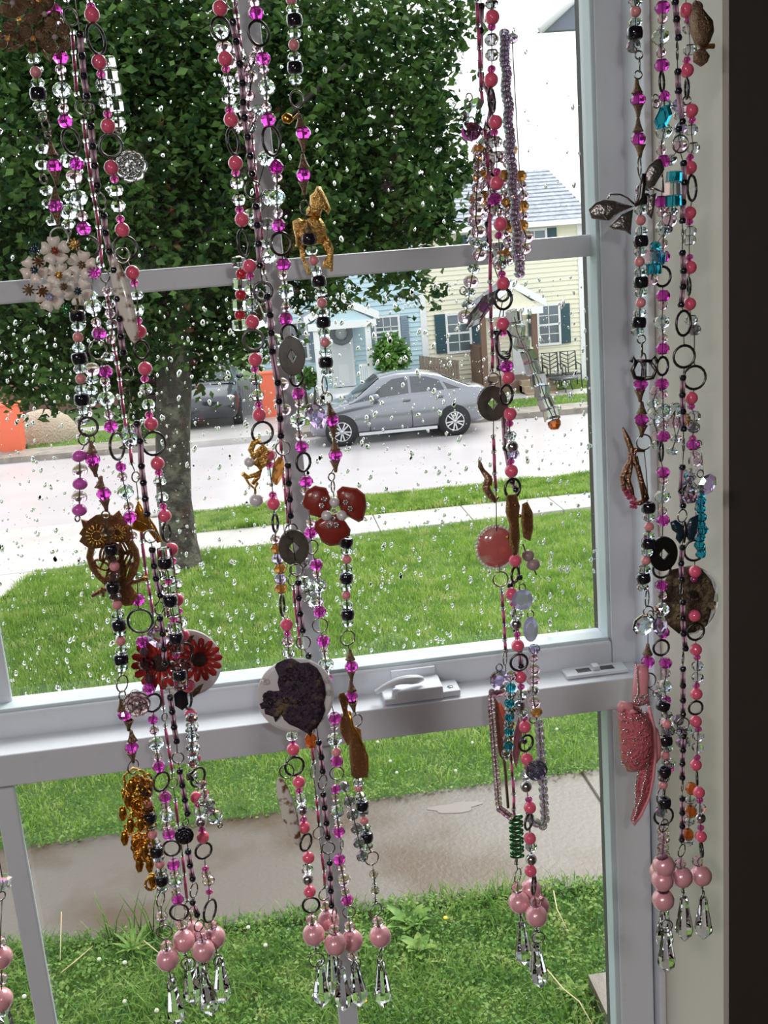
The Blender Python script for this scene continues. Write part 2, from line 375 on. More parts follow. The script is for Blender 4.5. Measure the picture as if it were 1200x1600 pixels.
def latch():
    a = P(888, 1053, YJ+.008); t = thing('tilt_latch', 'flat white tilt latch at right end of the meeting rail', 'latch', (a[0], YJ+.01, zr1+.0005))
    x0 = a[0]; x1 = P(985, 1040, YJ+.008)[0]; z = zr1+.0006
    m = MB().box((x0, YJ+.012, z), (x1, YJ+.034, z+.0035))
    bevel(part('latch_plate', m, V, t), .001)
    xm = (x0+x1)/2
    for k in (-1, 1):
        part('slot', MB().box((xm+k*.012-.007, YJ+.018, z+.0034), (xm+k*.012+.007, YJ+.027, z+.0038)), MT['gunmetal'], t, 'slot with painted shade')  # thin dark boxes stand in for the shade inside the slots
    bevel(part('slide_knob', MB().box((xm-.003, YJ+.018, z+.0035), (xm+.004, YJ+.028, z+.008)), V, t), .001)
latch()

# ------------------------------------------------------------------ the ground outside
def surf(name, col, rough, col2, sc, bscale=None, bstr=.3, bd=.01, lo=.35, hi=.7, spec=.5):
    m = mat(name, col, rough, noise=(sc, col2, (lo, hi), 6), bump=(bscale, bstr, bd) if bscale else None, spec=spec); return m
grassy = surf('lawn soil', (.05, .12, .02), .9, (.10, .16, .04), 1.2)
conc = surf('wet concrete', (.125, .105, .088), .5, (.075, .048, .027), .9, 25, .4, .01, .48, .62)
conc2 = surf('pale wet concrete', (.56, .53, .51), .3, (.45, .42, .40), 1.0, 18, .3, .01)
road = surf('wet road', (.47, .43, .44), .25, (.54, .50, .51), .5, 12, .15, .01)
kerbm = surf('kerb concrete', (.30, .26, .22), .5, (.18, .16, .13), 4)
def blade_mat(name, c1, c2, c3, sc=2.0):
    m = bpy.data.materials.new(name); m.use_nodes = True; n = m.node_tree; p = n.nodes['Principled BSDF']
    g = n.nodes.new('ShaderNodeNewGeometry'); t = n.nodes.new('ShaderNodeTexNoise'); t.inputs['Scale'].default_value = sc
    t.inputs['Detail'].default_value = 8; t.inputs['Roughness'].default_value = .75
    r = n.nodes.new('ShaderNodeValToRGB'); e = r.color_ramp.elements; e[0].position = .36; e[0].color = (*c1, 1); e[1].position = .66; e[1].color = (*c3, 1)
    q = e.new(.5); q.color = (*c2, 1)
    n.links.new(g.outputs['Position'], t.inputs[0]); n.links.new(t.outputs[0], r.inputs[0]); n.links.new(r.outputs[0], p.inputs['Base Color'])
    p.inputs['Roughness'].default_value = .5; p.inputs['Specular IOR Level'].default_value = .3
    tl = n.nodes.new('ShaderNodeBsdfTranslucent'); mx = n.nodes.new('ShaderNodeMixShader'); mx.inputs[0].default_value = .35
    n.links.new(r.outputs[0], tl.inputs[0]); n.links.new(p.outputs[0], mx.inputs[1]); n.links.new(tl.outputs[0], mx.inputs[2])
    n.links.new(mx.outputs[0], n.nodes['Material Output'].inputs['Surface']); return m
grassm = blade_mat('grass blades', (.13, .26, .04), (.27, .43, .07), (.50, .54, .20), 3.2)
cloverm = blade_mat('clover leaves', (.05, .14, .025), (.15, .29, .05), (.36, .44, .14), 6)

def line(a, b_):      # world line through two pixels on the ground: y = y0 + k (x - x0)
    A, B = G(*a), G(*b_); k = (B[1]-A[1])/(B[0]-A[0]); return lambda x: A[1]+k*(x-A[0])
Lwn = line((300, 1452), (900, 1385)); Lwf = line((30, 1322), (955, 1197))      # near walkway: near and far edge
Lsn = line((320, 862), (940, 790)); Lsf = line((320, 832), (940, 768))         # pavement by the road
Lk = line((300, 800), (940, 738))                                              # near kerb
Lfk = line((0, 724), (940, 642)); Lfk2 = line((0, 712), (940, 633))            # far kerb
Lfs = line((0, 690), (940, 618)); Lfs2 = line((0, 683), (940, 610))            # far pavement
for nm, L in (('walk', Lwn), ('walkf', Lwf), ('pave', Lsn), ('pavef', Lsf), ('kerb', Lk), ('fark', Lfk), ('fars', Lfs)): print(nm, [round(float(L(x)), 2) for x in (-6, 0, 6)])
def band(name, L0, L1, x0, x1, z, m, h=.0, n=8):
    xs = np.linspace(x0, x1, n+1); v = []
    for x in xs: v += [(x, L0(x), z), (x, L1(x), z)]
    nn = len(v); v += [(a, b2, z-.3) for a, b2, c in v]
    f = []
    for i in range(n):
        a = 2*i; f += [(a, a+2, a+3, a+1), (a, a+nn, a+2+nn, a+2), (a+1, a+3, a+3+nn, a+1+nn)]
    f += [(0, 1, 1+nn, nn), (2*n, 2*n+nn, 2*n+1+nn, 2*n+1)]
    return struct(name, MB().add(v, f), m)
Lneg = lambda x: 1.2; Lfar = lambda x: 120.0
XG0, XG1 = -30.0, 40.0
struct('ground', MB().add([(-120, 1.13, -.06), (120, 1.13, -.06), (120, 160, -.06), (-120, 160, -.06)], [(0, 1, 2, 3)]), grassy)
def slabs(nm, L0, L1, xs, z, m, label_par):
    par = shell(nm)
    for a, b2 in zip(xs[:-1], xs[1:]):
        q = .006
        mb = MB(); v = [(a+q, L0(a), z), (b2-q, L0(b2), z), (b2-q, L1(b2), z), (a+q, L1(a), z)]
        v += [(x, y, z-.12) for x, y, _ in v]
        mb.add(v, [(0, 1, 2, 3), (0, 4, 5, 1), (1, 5, 6, 2), (2, 6, 7, 3), (3, 7, 4, 0)])
        bevel(part('concrete_slab', mb, m, par), .01, 1)
    return par
jx = G(930, 1240)[0]
slabs('walkway', Lwn, Lwf, [jx-7.5, jx-5.5, G(283, 1330)[0], G(512, 1330)[0], jx, jx+1.5, jx+3.0, jx+4.5], .0, conc, None)
for a, b2 in ():
    pass
slabs('pavement', Lsn, Lsf, [-9+1.5*i for i in range(16)], .01, conc2, None)
struct('walkway_bed', MB().add([(x, y, -.02) for x, y in ((-8, Lwn(-8)+.02), (8, Lwn(8)+.02), (8, Lwf(8)-.02), (-8, Lwf(-8)-.02))], [(0, 1, 2, 3)]), kerbm)
band('road', Lk, Lfk, XG0, XG1, -.02, road)
band('kerb_near', lambda x: Lk(x)-.15, Lk, -2.9, XG1, .03, kerbm)
band('kerb_far', Lfk, Lfk2, XG0, XG1, .12, kerbm)
band('far_pavement', Lfs, Lfs2, XG0, XG1, .10, conc2)
# the drive across the grass strip on the left, and the far drive between the houses
dr = G(255, 870)[0]
struct('driveway_apron', MB().add([(x, y, .0) for x, y in ((-12, Lsn(-12)-3), (G(0, 935)[0], G(0, 935)[1]), (G(60, 890)[0], G(60, 890)[1]), (G(150, 862)[0], G(150, 862)[1]), (dr, Lsn(dr)), (dr-.1, Lk(dr)), (-12, Lk(-12)))], [tuple(range(7))]), conc2)
fx0, fx1 = G(318, 650)[0], G(380, 650)[0]
band('far_driveway', lambda x: Lfk2(x)-.2, lambda x: 36.0, fx0, fx1, .105, conc2)
band('far_driveway_apron', lambda x: Lfk(x)-.05, Lfs, fx0-.6, fx1+1.2, .125, conc2)
fr_ = MB(); A = G(919, 1523, .13)
struct('doorstep_slab', MB().box((A[0], 3.2, -.1), (A[0]+1.4, A[1], .13)), conc)
band('far_lawn', lambda x: Lfs2(x)-.0, lambda x: 60, XG0, XG1, .06, grassy)
band('far_verge', Lfk2, Lfs, XG0, XG1, .07, grassy)

def blades(name, n, region, hmin, hmax, w, m, lean=.5, z=0.0, keep=None):
    """region(n) gives x, y of every blade; one bent triangle pair each"""
    x, y = region(n); n = len(x); a = rng.uniform(0, 2*math.pi, n); h = rng.uniform(hmin, hmax, n)
    cl = .6+.8*np.abs(np.sin(x*2.1+np.sin(y*1.7)*1.3)*np.cos(y*1.9+x*.7)); h = h*cl
    ca, sa = np.cos(a), np.sin(a); la = rng.uniform(-lean, lean, n); lb = rng.uniform(-lean, lean, n)
    ww = w*rng.uniform(.6, 1.3, n); zz = np.full(n, z)
    v0 = np.stack([x-ca*ww, y-sa*ww, zz], 1); v1 = np.stack([x+ca*ww, y+sa*ww, zz], 1)
    mx_, my_ = x+la*h*.4, y+lb*h*.4
    v2 = np.stack([mx_+ca*ww*.8, my_+sa*ww*.8, zz+h*.6], 1); v3 = np.stack([mx_-ca*ww*.8, my_-sa*ww*.8, zz+h*.6], 1)
    v4 = np.stack([x+la*h*1.3, y+lb*h*1.3, zz+h*(1-.2*np.abs(la))], 1)
    v = np.stack([v0, v1, v2, v3, v4], 1).reshape(-1, 3); k = np.arange(n)[:, None]*5
    f = np.concatenate([np.array([0, 1, 2])+k, np.array([0, 2, 3])+k, np.array([3, 2, 4])+k])
    return fastmesh(name, v, f, m)
def reg(L0, L1, x0, x1, pw=1.0, inside=None):
    def fn(n):
        x = rng.uniform(x0, x1, n); u = rng.random(n)**pw; a = np.array(L0(x)); b2 = np.array(L1(x)); y = a+(b2-a)*u
        half = .30*y+.9; ok = (x > -.33*y-.6) & (x < .40*y+.6)
        if inside: ok &= inside(x, y)
        x, y = x[ok], y[ok]; y = y+rng.normal(0, .03, len(y)); return x, y
    return fn
Am, Bm, Cm = G(0, 935), G(60, 890), G(150, 862)
def notapron(x, y):
    yl = np.interp(x, [Am[0]-3, Am[0], Bm[0], Cm[0], dr], [Am[1]-4, Am[1], Bm[1], Cm[1], Lsn(dr)]); return y < yl-.02
tag(blades('lawn_grass', 210000, reg(Lwf, Lsn, -7, 7, .8, notapron), .04, .11, .005, grassm), 'bright green lawn between the walkway and the roadside pavement', 'grass')
tag(blades('verge_grass', 50000, reg(lambda x: Lsf(x), lambda x: Lk(x)-.15, dr, 9), .05, .12, .008, grassm), 'green grass strip between the pavement and the road', 'grass')
tag(blades('near_grass', 26000, reg(lambda x: 4.4+0*x, lambda x: Lwn(x)+.06, -4, 4), .04, .13, .0045, cloverm, .8), 'weedy grass along the near edge of the walkway', 'grass')
tag(blades('far_grass', 40000, reg(Lfs2, lambda x: 31+0*x, -14, 14, 1, lambda x, y: (x < fx0) | (x > fx1)), .05, .11, .014, grassm, z=.06), 'grass in front of the houses across the road', 'grass')
tag(blades('far_verge_grass', 14000, reg(lambda x: Lfk2(x)+.05, Lfs, -14, 14, 1, lambda x, y: (x < fx0-.6) | (x > fx1+1)), .04, .09, .014, grassm, z=.07), 'grass strip beyond the road along the far kerb', 'grass')
def leaves(name, x, y, z, size, m, up=.8, asp=.6):
    n = len(x); a = rng.uniform(0, 2*math.pi, n); s_ = size*rng.uniform(.6, 1.3, n)
    nrm_ = rng.normal(0, 1, (n, 3)); nrm_[:, 2] = np.abs(nrm_[:, 2])+up; nrm_ /= np.linalg.norm(nrm_, axis=1)[:, None]
    t = np.stack([np.cos(a), np.sin(a), rng.normal(0, .4, n)], 1); t -= nrm_*(t*nrm_).sum(1)[:, None]; t /= np.linalg.norm(t, axis=1)[:, None]
    w = np.cross(nrm_, t); c = np.stack([x, y, z], 1); s_ = s_[:, None]
    v = np.stack([c-t*s_, c+w*s_*asp+nrm_*s_*.18-t*s_*.1, c+t*s_, c-w*s_*asp+nrm_*s_*.18-t*s_*.1], 1).reshape(-1, 3)
    k = np.arange(n)[:, None]*4; f = np.concatenate([np.array([0, 1, 2])+k, np.array([0, 2, 3])+k]); return v, f
def clover(name, n, region, size, zmax, label):
    x, y = region(n); z = rng.uniform(.005, zmax, len(x))*(.5+.7*np.abs(np.sin(x*3)*np.cos(y*3.3)))
    v, f = leaves(name, x, y, z, size, cloverm, .9, .7); return tag(fastmesh(name, v, f, cloverm), label, 'clover')
clover('clover', 42000, reg(lambda x: 4.4+0*x, lambda x: Lwn(x)+.03, -4, 4), .014, .08, 'broad green clover in the near bed by the walkway')
clover('clover', 24000, reg(lambda x: Lwf(x)-.04, lambda x: Lwf(x)+2.0, -5, 5, 1.5), .015, .07, 'green clover along the far edge of the walkway')
# clover heads, a dandelion, broad-leaved weeds, tall tufts and dry stems
wht = mat('clover head', (.75, .74, .58), .7, bump=(200, 1, .01)); stemm = mat('stem', (.20, .28, .08), .6); drym = mat('dry stem', (.50, .40, .22), .7)
for px, py in ((163, 1312), (58, 1300), (205, 1340), (590, 1220), (735, 1205), (605, 1160), (738, 1165), (622, 1210), (712, 1142), (190, 1225), (232, 1378), (120, 1560), (645, 1590)):
    pass
heads = [(195, 1505), (155, 1500), (245, 1580), (195, 1566), (38, 1558), (300, 1475), (388, 1450), (590, 1160), (738, 1161), (610, 1190), (620, 1208), (712, 1205), (560, 1205), (870, 1140), (415, 1478)]
hl = ['left of the lowest drop of the left cluster', 'farthest left of a pair below the tall grass tuft', 'at the bottom edge below the left drops', 'second along the bottom edge from the muntin', 'left of the slanting lower left muntin',
      'right of the left cluster of pink pearls', 'between the left and the centre pearls, near the walkway', 'nearest the sash rail below the lock', 'highest one left of the reddish wing charm', 'in the verge midway between centre cluster and wing charm',
      'lowest in the verge right of the centre cluster', 'just left of the pink crystal loop', 'beside the dark butterfly charm in the verge', 'in the verge near the right stile', 'at the near walkway edge by the coral centre strand']
for i, (px, py) in enumerate(heads):
    g0 = G(px, py, .08); t = thing('clover_flower', 'white clover flower '+hl[i], 'flower', (g0[0], g0[1], 0), 'white clover flowers in the grass')
    part('flower_head', MB().ball((g0[0], g0[1], .085), .014, .014, .012, 8, 6, False), wht, t)
    part('stem', MB().tube([(g0[0], g0[1], 0), (g0[0]+.005, g0[1], .08)], .0018, 5), stemm, t)
for i, (px, py) in enumerate(((696, 1436), (570, 1566))):
    g0 = G(px, py, .07); t = thing('dandelion', ('yellow dandelion right of the broad-leaved weed', 'yellow dandelion at bottom below the centre drops')[i], 'flower', (g0[0], g0[1], 0))
    part('flower_head', MB().lathe((g0[0], g0[1], .075), [(0, .012), (.012, .010), (.016, .004), (.006, -.004), (0, -.006)], 12, False, flute=.2), mat('dandelion', (.85, .55, .03), .6), t)
    part('stem', MB().tube([(g0[0], g0[1], 0), (g0[0], g0[1], .075)], .002, 5), stemm, t)
def weed(px, py, n, ln, wd, label):
    g0 = G(px, py, .0); t = thing('broad_leaved_weed', label, 'weed', g0)
    for k in range(n):
        a = 2*math.pi*k/n+random.uniform(-.3, .3); L = ln*random.uniform(.7, 1.1); el = random.uniform(.5, 1.2); pts = []
        d = np.array((math.cos(a), math.sin(a), 0)); w = np.array((-math.sin(a), math.cos(a), 0)); v = []
        for i in range(6):
            u = i/5; c = g0+d*L*u*math.cos(el*(1-.4*u))+np.array((0, 0, L*math.sin(el)*u*(1-.35*u)+.01)); ww = wd*math.sin(math.pi*min(.97, u*.85+.12))
            v += [c-w*ww+np.array((0, 0, .25*ww)), c, c+w*ww+np.array((0, 0, .25*ww))]
        f = [(3*i+j, 3*i+j+1, 3*i+j+4, 3*i+j+3) for i in range(5) for j in (0, 1)]
        part('leaf', MB().add(v, f, True), cloverm, t)
weed(640, 1450, 11, .20, .035, 'broad-leaved weed beside the walkway right of the centre drops')
weed(655, 1490, 9, .15, .03, 'low broad-leaved weed just below the larger one')
weed(900, 1560, 8, .13, .02, 'small leafy weed left of the doorstep slab')
weed(210, 1490, 14, .22, .012, 'narrow-leaved tuft at the walkway edge below the golden filigree charm')
weed(560, 1480, 8, .14, .022, 'leafy weed behind the centre crystal drops')
def stems(px, py, n, h, spread, label, m=None):
    g0 = G(px, py); t = thing('tall_grass_tuft', label, 'grass', g0)
    for k in range(n):
        x = g0[0]+random.uniform(-spread, spread); y = g0[1]+random.uniform(-.05, .05); lx = random.uniform(-.12, .12); hh = h*random.uniform(.5, 1)
        part('blade', MB().tube([(x, y, 0), (x+lx*.3, y, hh*.5), (x+lx, y-.02, hh)], [.005, .004, .001], 5), m or cloverm, t)
stems(205, 1470, 16, .42, .22, 'tuft of tall grass blades at the near walkway edge')
def stick(pts, label):
    q = [G(a, b2, .10) for a, b2 in pts]; tag(part('dry_stem', MB().tube(q, [.004]*(len(q)-1)+[.002], 5), drym), label, 'stem')
stick([(855, 1515), (880, 1545), (905, 1565), (925, 1600)], 'pale dry stem curving left of the doorstep slab')
stick([(95, 1520), (120, 1500), (145, 1478)], 'pale dry stem in the lower left grass')
stick([(96, 1425), (94, 1500)], 'upright dry stem by the left muntin')
stick([(865, 1392), (870, 1420), (885, 1450)], 'dry stem right of the two rightmost pearls')
stick([(225, 1470), (262, 1500)], 'short pale stem left of the lowest left drop')
# puddle on the walkway
pm = mat('puddle water', (.27, .24, .22), .12, spec=.6)  # lightened base colour stands in for the sky's reflection
pc = G(712, 1262); pv = []
for k in range(22):
    a = 2*math.pi*k/22; r = 1+.18*math.sin(3*a)+.12*math.sin(5*a+1); pv.append((pc[0]+.24*r*math.cos(a)*.8, pc[1]+.075*r*math.sin(a), .003))
tag(part('puddle', MB().add(pv, [tuple(range(22))]), pm), 'small shining puddle on the wet walkway', 'puddle')

# ------------------------------------------------------------------ houses across the road
YH = 31.0
def H(px, py, y=YH): return P(px, py, y)
HX = lambda px, py=480: H(px, py)[0]
HZ = lambda py, px=700: H(px, py)[2]
bluem = mat('pale blue siding', (.50, .66, .72), .6); creamm = mat('cream siding', (.78, .74, .58), .6)
trimw = mat('white trim', (.80, .80, .80), .5); shutg = mat('dark teal shutter', (.02, .07, .09), .5); shutb = mat('slate blue shutter', (.20, .27, .34), .5)
roofm = mat('grey shingles', (.22, .24, .28), .8, noise=(6, (.32, .34, .38), (.4, .6)))
wing = mat('house window glass', (.10, .13, .15), .08, spec=.8); doorw = mat('white door', (.72, .74, .76), .5)
woodb = mat('brown porch wood', (.16, .09, .06), .6); woodf = mat('grey brown fence', (.28, .22, .17), .8, noise=(30, (.18, .14, .11), (.4, .6)))
dark = mat('dark brown', (.05, .04, .03), .8)  # plain dark colour of the lantern cap and bracket
ze = HZ(342, 880)          # eave height
xr_ = HX(911, 450); xm_ = HX(659, 430); xl_ = HX(405, 560)
print('house', xl_, xm_, xr_, 'eave', ze, 'base', HZ(600, 880))
def siding(x0, x1, z0, z1, y, th=.14):
    mb = MB(); n = max(1, int((z1-z0)/th)); h = (z1-z0)/n
    for i in range(n):
        a = z0+i*h; mb.add([(x0, y-.028, a), (x1, y-.028, a), (x1, y, a+h), (x0, y, a+h), (x0, y+.02, a), (x1, y+.02, a)], [(0, 1, 2, 3), (0, 4, 5, 1)])
    mb.box((x0, y+.01, z0), (x1, y+.2, z1)); return mb
def house_window(par, x0, x1, z0, z1, grid=(1, 2), label=None, y=YH):
    f = .07; w = part('window', MB().box((x0-f, y-.07, z0-f), (x1+f, y-.03, z0)).box((x0-f, y-.07, z1), (x1+f, y-.03, z1+f)).box((x0-f, y-.07, z0), (x0, y-.03, z1)).box((x1, y-.07, z0), (x1+f, y-.03, z1)), trimw, par)
    w['_o'] = [float(v) for v in par['_o']]
    ob = part('pane', MB().box((x0, y-.045, z0), (x1, y-.035, z1)), wing, w)
    mb = MB().box((x0, y-.065, (z0+z1)/2-.03), (x1, y-.04, (z0+z1)/2+.03))
    for i in range(1, grid[0]): xx = x0+(x1-x0)*i/grid[0]; mb.box((xx-.012, y-.055, z0), (xx+.012, y-.04, z1))
    for i in range(1, grid[1]): zz = z0+(z1-z0)*i/grid[1]; mb.box((x0, y-.055, zz-.012), (x1, y-.04, zz+.012))
    part('sash_bars', mb, trimw, w)
def shutter(par, x0, x1, z0, z1, m, y=YH):
    mb = MB().box((x0, y-.08, z0), (x1, y-.035, z1)); n = 12
    for i in range(n): zz = z0+.06+(z1-z0-.12)*i/n; mb.box((x0+.04, y-.092, zz), (x1-.04, y-.08, zz+.03))
    part('shutter', mb, m, par)
def pxw(par, x0, x1, y0, y1, **k):
    xc = (x0+x1)/2; house_window(par, H(x0, (y0+y1)/2)[0], H(x1, (y0+y1)/2)[0], H(xc, y1)[2], H(xc, y0)[2], **k)
def pxs(par, x0, x1, y0, y1, m):
    xc = (x0+x1)/2; shutter(par, H(x0, (y0+y1)/2)[0], H(x1, (y0+y1)/2)[0], H(xc, y1)[2], H(xc, y0)[2], m)
DEP = 9.0; zrg = P(858, 263, YH+DEP/2)[2]
def roof(par, x0, x1, over=.35):
    mb = MB(); n = 14; y0 = YH-over; y1 = YH+DEP/2; z0 = ze-.02
    for i in range(n):
        a, b2 = i/n, (i+1)/n
        ya, za = y0+(y1-y0)*a, z0+(zrg-z0)*a; yb, zb = y0+(y1-y0)*b2, z0+(zrg-z0)*b2
        mb.add([(x0, ya, za+.03), (x1, ya, za+.03), (x1, yb, zb), (x0, yb, zb), (x0, ya, za-.05), (x1, ya, za-.05)], [(0, 1, 2, 3), (0, 4, 5, 1)])
    mb.add([(x0, y1, zrg), (x1, y1, zrg), (x1, YH+DEP+over, z0), (x0, YH+DEP+over, z0)], [(0, 1, 2, 3)])
    mb.add([(x0, y0, z0-.02), (x1, y0, z0-.02), (x1, YH+DEP+over, z0-.02), (x0, YH+DEP+over, z0-.02)], [(3, 2, 1, 0)])
    part('roof', mb, roofm, par)
    part('gutter', MB().box((x0, y0-.10, z0-.16), (x1, y0, z0-.01)), trimw, par)
    part('soffit', MB().box((x0, y0, z0-.14), (x1, YH-.02, z0-.09)), trimw, par)
def porch(par, x0, x1, apx, apy, eay, dep, m, posts, postm, floorz=.45):
    """gable roof over a door: apex and eave in pixels"""
    yf = YH-dep; s = dep; xa = P(apx, apy, yf)[0]; za = P(apx, apy, yf)[2]; a = P(x0, eay[0], yf); c = P(x1, eay[1], yf); zb = (a[2]+c[2])/2
    hw = max(xa-a[0], c[0]-xa); xa0, xa1 = xa-hw, xa+hw
    mb = MB(); t = .10
    for sg in (-1, 1):
        xe = xa+sg*hw; mb.add([(xa, yf, za), (xe, yf, zb), (xe, YH, zb), (xa, YH, za), (xa, yf, za+t), (xe, yf, zb+t), (xe, YH, zb+t), (xa, YH, za+t)], [(0, 1, 2, 3), (4, 5, 6, 7), (0, 1, 5, 4), (1, 2, 6, 5)])
    part('porch_roof', mb, roofm, par)
    mb = MB()
    for sg in (-1, 1):
        xe = xa+sg*hw; mb.add([(xa, yf-.04, za-.12), (xe, yf-.04, zb-.12), (xe, yf-.04, zb+.10), (xa, yf-.04, za+.10), (xa, yf+.04, za-.12), (xe, yf+.04, zb-.12), (xe, yf+.04, zb+.10), (xa, yf+.04, za+.10)], [(0, 1, 2, 3), (4, 5, 6, 7), (0, 1, 5, 4), (3, 2, 6, 7)])
    mb.box((xa0+.1, yf-.05, zb-.30), (xa1-.1, yf+.05, zb-.10)); part('fascia', mb, trimw, par)
    part('gable', MB().add([(xa0+.2, yf+.02, zb-.1), (xa1-.2, yf+.02, zb-.1), (xa, yf+.02, za-.1)], [(0, 1, 2)]), m, par)
    part('porch_ceiling', MB().box((xa0+.2, yf, zb-.28), (xa1-.2, YH-.03, zb-.2)), trimw, par)
    for p in posts:
        x = P(p, 545, yf)[0]; part('post', MB().box((x-.08, yf, .1), (x+.08, yf+.14, zb-.28)), postm, par)
    part('porch_floor', MB().box((xa0+.25, yf, .05), (xa1-.25, YH, floorz)), postm if postm is woodb else trimw, par)
    return yf, xa, hw, zb
# blue half
bh = thing('house', 'pale blue sided house with white porch across the road', 'house', (xl_, YH, 0))
zb0 = .05
part('siding', siding(xl_, xm_-.12, zb0, ze-.1, YH), bluem, bh); part('side_wall', MB().box((xl_, YH+.21, zb0), (xl_+.2, YH+DEP, ze-.1)), bluem, bh)
part('corner_board', MB().box((xm_-.14, YH-.05, zb0), (xm_+.05, YH+.03, ze-.1)), trimw, bh)
part('corner_board', MB().box((xl_-.03, YH-.05, zb0), (xl_+.14, YH+.03, ze-.1)), trimw, bh)
part('foundation', MB().box((xl_, YH-.04, 0), (xm_, YH+.1, .45)), conc2, bh)
roof(bh, xl_-.3, xm_)
pxw(bh, 588, 622, 496, 540, grid=(3, 3)); pxs(bh, 576, 585, 495, 545, shutb); pxs(bh, 627, 639, 493, 545, shutb)
pxw(bh, 455, 478, 505, 560, grid=(2, 3)); pxs(bh, 482, 493, 502, 565, shutb)
pxw(bh, 548, 568, 372, 408, grid=(2, 2)); pxs(bh, 571, 579, 371, 410, shutb); pxw(bh, 470, 500, 380, 420, grid=(2, 2))
yf, xa, hw, zb = porch(bh, 480, 592, 531, 469, (503, 490), 1.6, bluem, (496, 577), trimw, .55)
dx0, dx1 = H(520, 550)[0], H(548, 550)[0]; dz0, dz1 = .58, H(534, 503)[2]
dd = part('door', MB().box((dx0-.08, YH-.08, dz0), (dx1+.08, YH-.04, dz1+.08)), trimw, bh, 'white storm door frame')
part('door_leaf', MB().box((dx0, YH-.10, dz0), (dx1, YH-.07, dz1)).box((dx0+.12, YH-.115, dz0+.75), (dx1-.12, YH-.10, dz1-.12)), doorw, dd)
part('lower_panel', MB().box((dx0+.12, YH-.112, dz0+.12), (dx1-.12, YH-.10, dz0+.65)), trimw, dd)
wr = H(533, 521, YH-.2); tag(part('wreath', MB().ring(wr, .27, .27, .08, 20, 7, twist=1), mat('grey wreath', (.25, .27, .30), .9, bump=(60, 1, .03))), 'round grey wreath on the pale blue house door', 'wreath')
st = thing('porch_steps', 'white steps up to the pale blue house door', 'steps', (xa, yf, 0))
for i in range(3): part('step', MB().box((dx0-.15, yf-.3*(3-i), 0), (dx1+.4, yf+.0, .16*(i+1))), trimw, st)
rl = thing('porch_railing', 'white railing right of the steps on the blue house porch', 'railing', (dx1, yf, 0))
r0, r1 = P(560, 560, yf)[0], P(576, 560, yf)[0]; part('rail', MB().box((r0, yf, 1.28), (r1, yf+.05, 1.34)), trimw, rl); part('rail', MB().box((r0, yf, .62), (r1, yf+.05, .67)), trimw, rl)
for i in range(5): x = r0+(r1-r0)*(i+.3)/5; part('baluster', MB().box((x-.018, yf+.01, .6), (x+.018, yf+.04, 1.3)), trimw, rl)
# cream half
ch = thing('house', 'cream sided house with dark teal shutters across the road', 'house', (xm_, YH, 0))
part('siding', siding(xm_+.05, xr_-.12, zb0, ze-.1, YH), creamm, ch); part('side_wall', MB().box((xr_-.2, YH+.21, zb0), (xr_, YH+DEP, ze-.1)), creamm, ch)
part('gable_wall', MB().add([(xr_, YH, ze-.1), (xr_, YH+DEP, ze-.1), (xr_, YH+DEP/2, zrg-.1), (xr_-.1, YH, ze-.1), (xr_-.1, YH+DEP, ze-.1), (xr_-.1, YH+DEP/2, zrg-.1)], [(0, 1, 2), (3, 4, 5)]), creamm, ch)
part('corner_board', MB().box((xr_-.14, YH-.05, zb0), (xr_+.03, YH+.12, ze-.1)), trimw, ch)
part('foundation', MB().box((xm_, YH-.04, 0), (xr_, YH+.1, .3)), conc2, ch)
roof(ch, xm_, xr_+.3)
pxw(ch, 700, 733, 492, 548, grid=(2, 4)); pxs(ch, 680, 696, 491, 552, shutg); pxs(ch, 737, 750, 490, 550, shutg)
pxw(ch, 842, 872, 478, 536, grid=(2, 4)); pxs(ch, 876, 890, 474, 536, shutg); pxs(ch, 825, 838, 480, 525, shutg)
pxw(ch, 733, 760, 370, 402, grid=(2, 2)); pxs(ch, 714, 729, 368, 403, shutg)
pxw(ch, 818, 851, 361, 392, grid=(2, 2)); pxs(ch, 855, 869, 356, 390, shutg)
yf, xa, hw, zb = porch(ch, 752, 850, 801, 444, (482, 471), 1.5, creamm, (757, 837), woodb, .45)
q0, q1 = H(800, 540)[0], H(822, 540)[0]
part('entry', MB().box((q0, YH-.06, .45), (q1, YH-.04, H(810, 500)[2])), doorw, ch, 'white front door in porch shade')
part('porch_side', MB().box((P(751, 560, yf)[0], yf+.15, .1), (P(763, 560, yf)[0], YH, 1.5)), woodb, ch, 'brown porch side panel')
st = thing('porch_steps', 'brown wooden steps up to the cream house porch', 'steps', (q0, yf, 0))
for i in range(3): part('step', MB().box((q0-.2, yf-.3*(3-i), 0), (q1+.3, yf, .15*(i+1))), mat('tan step', (.32, .24, .16), .7), st)
ln = H(820, 487, yf+.6); lt = thing('porch_lantern', 'small glowing amber lantern in the cream house porch', 'lamp', ln)
part('lantern_glass', MB().ball(ln, .07, .07, .09, 8, 6), mat('lantern glow', (1, .6, .2), .5, emit=((1, .5, .12), 9)), lt)
part('lantern_cap', MB().lathe(ln, [(0, .15), (.09, .09), (.0, .08)], 8), dark, lt); part('bracket', MB().box((ln[0]-.02, ln[1], ln[2]+.1), (ln[0]+.02, YH-.9, ln[2]+.14)), dark, lt)
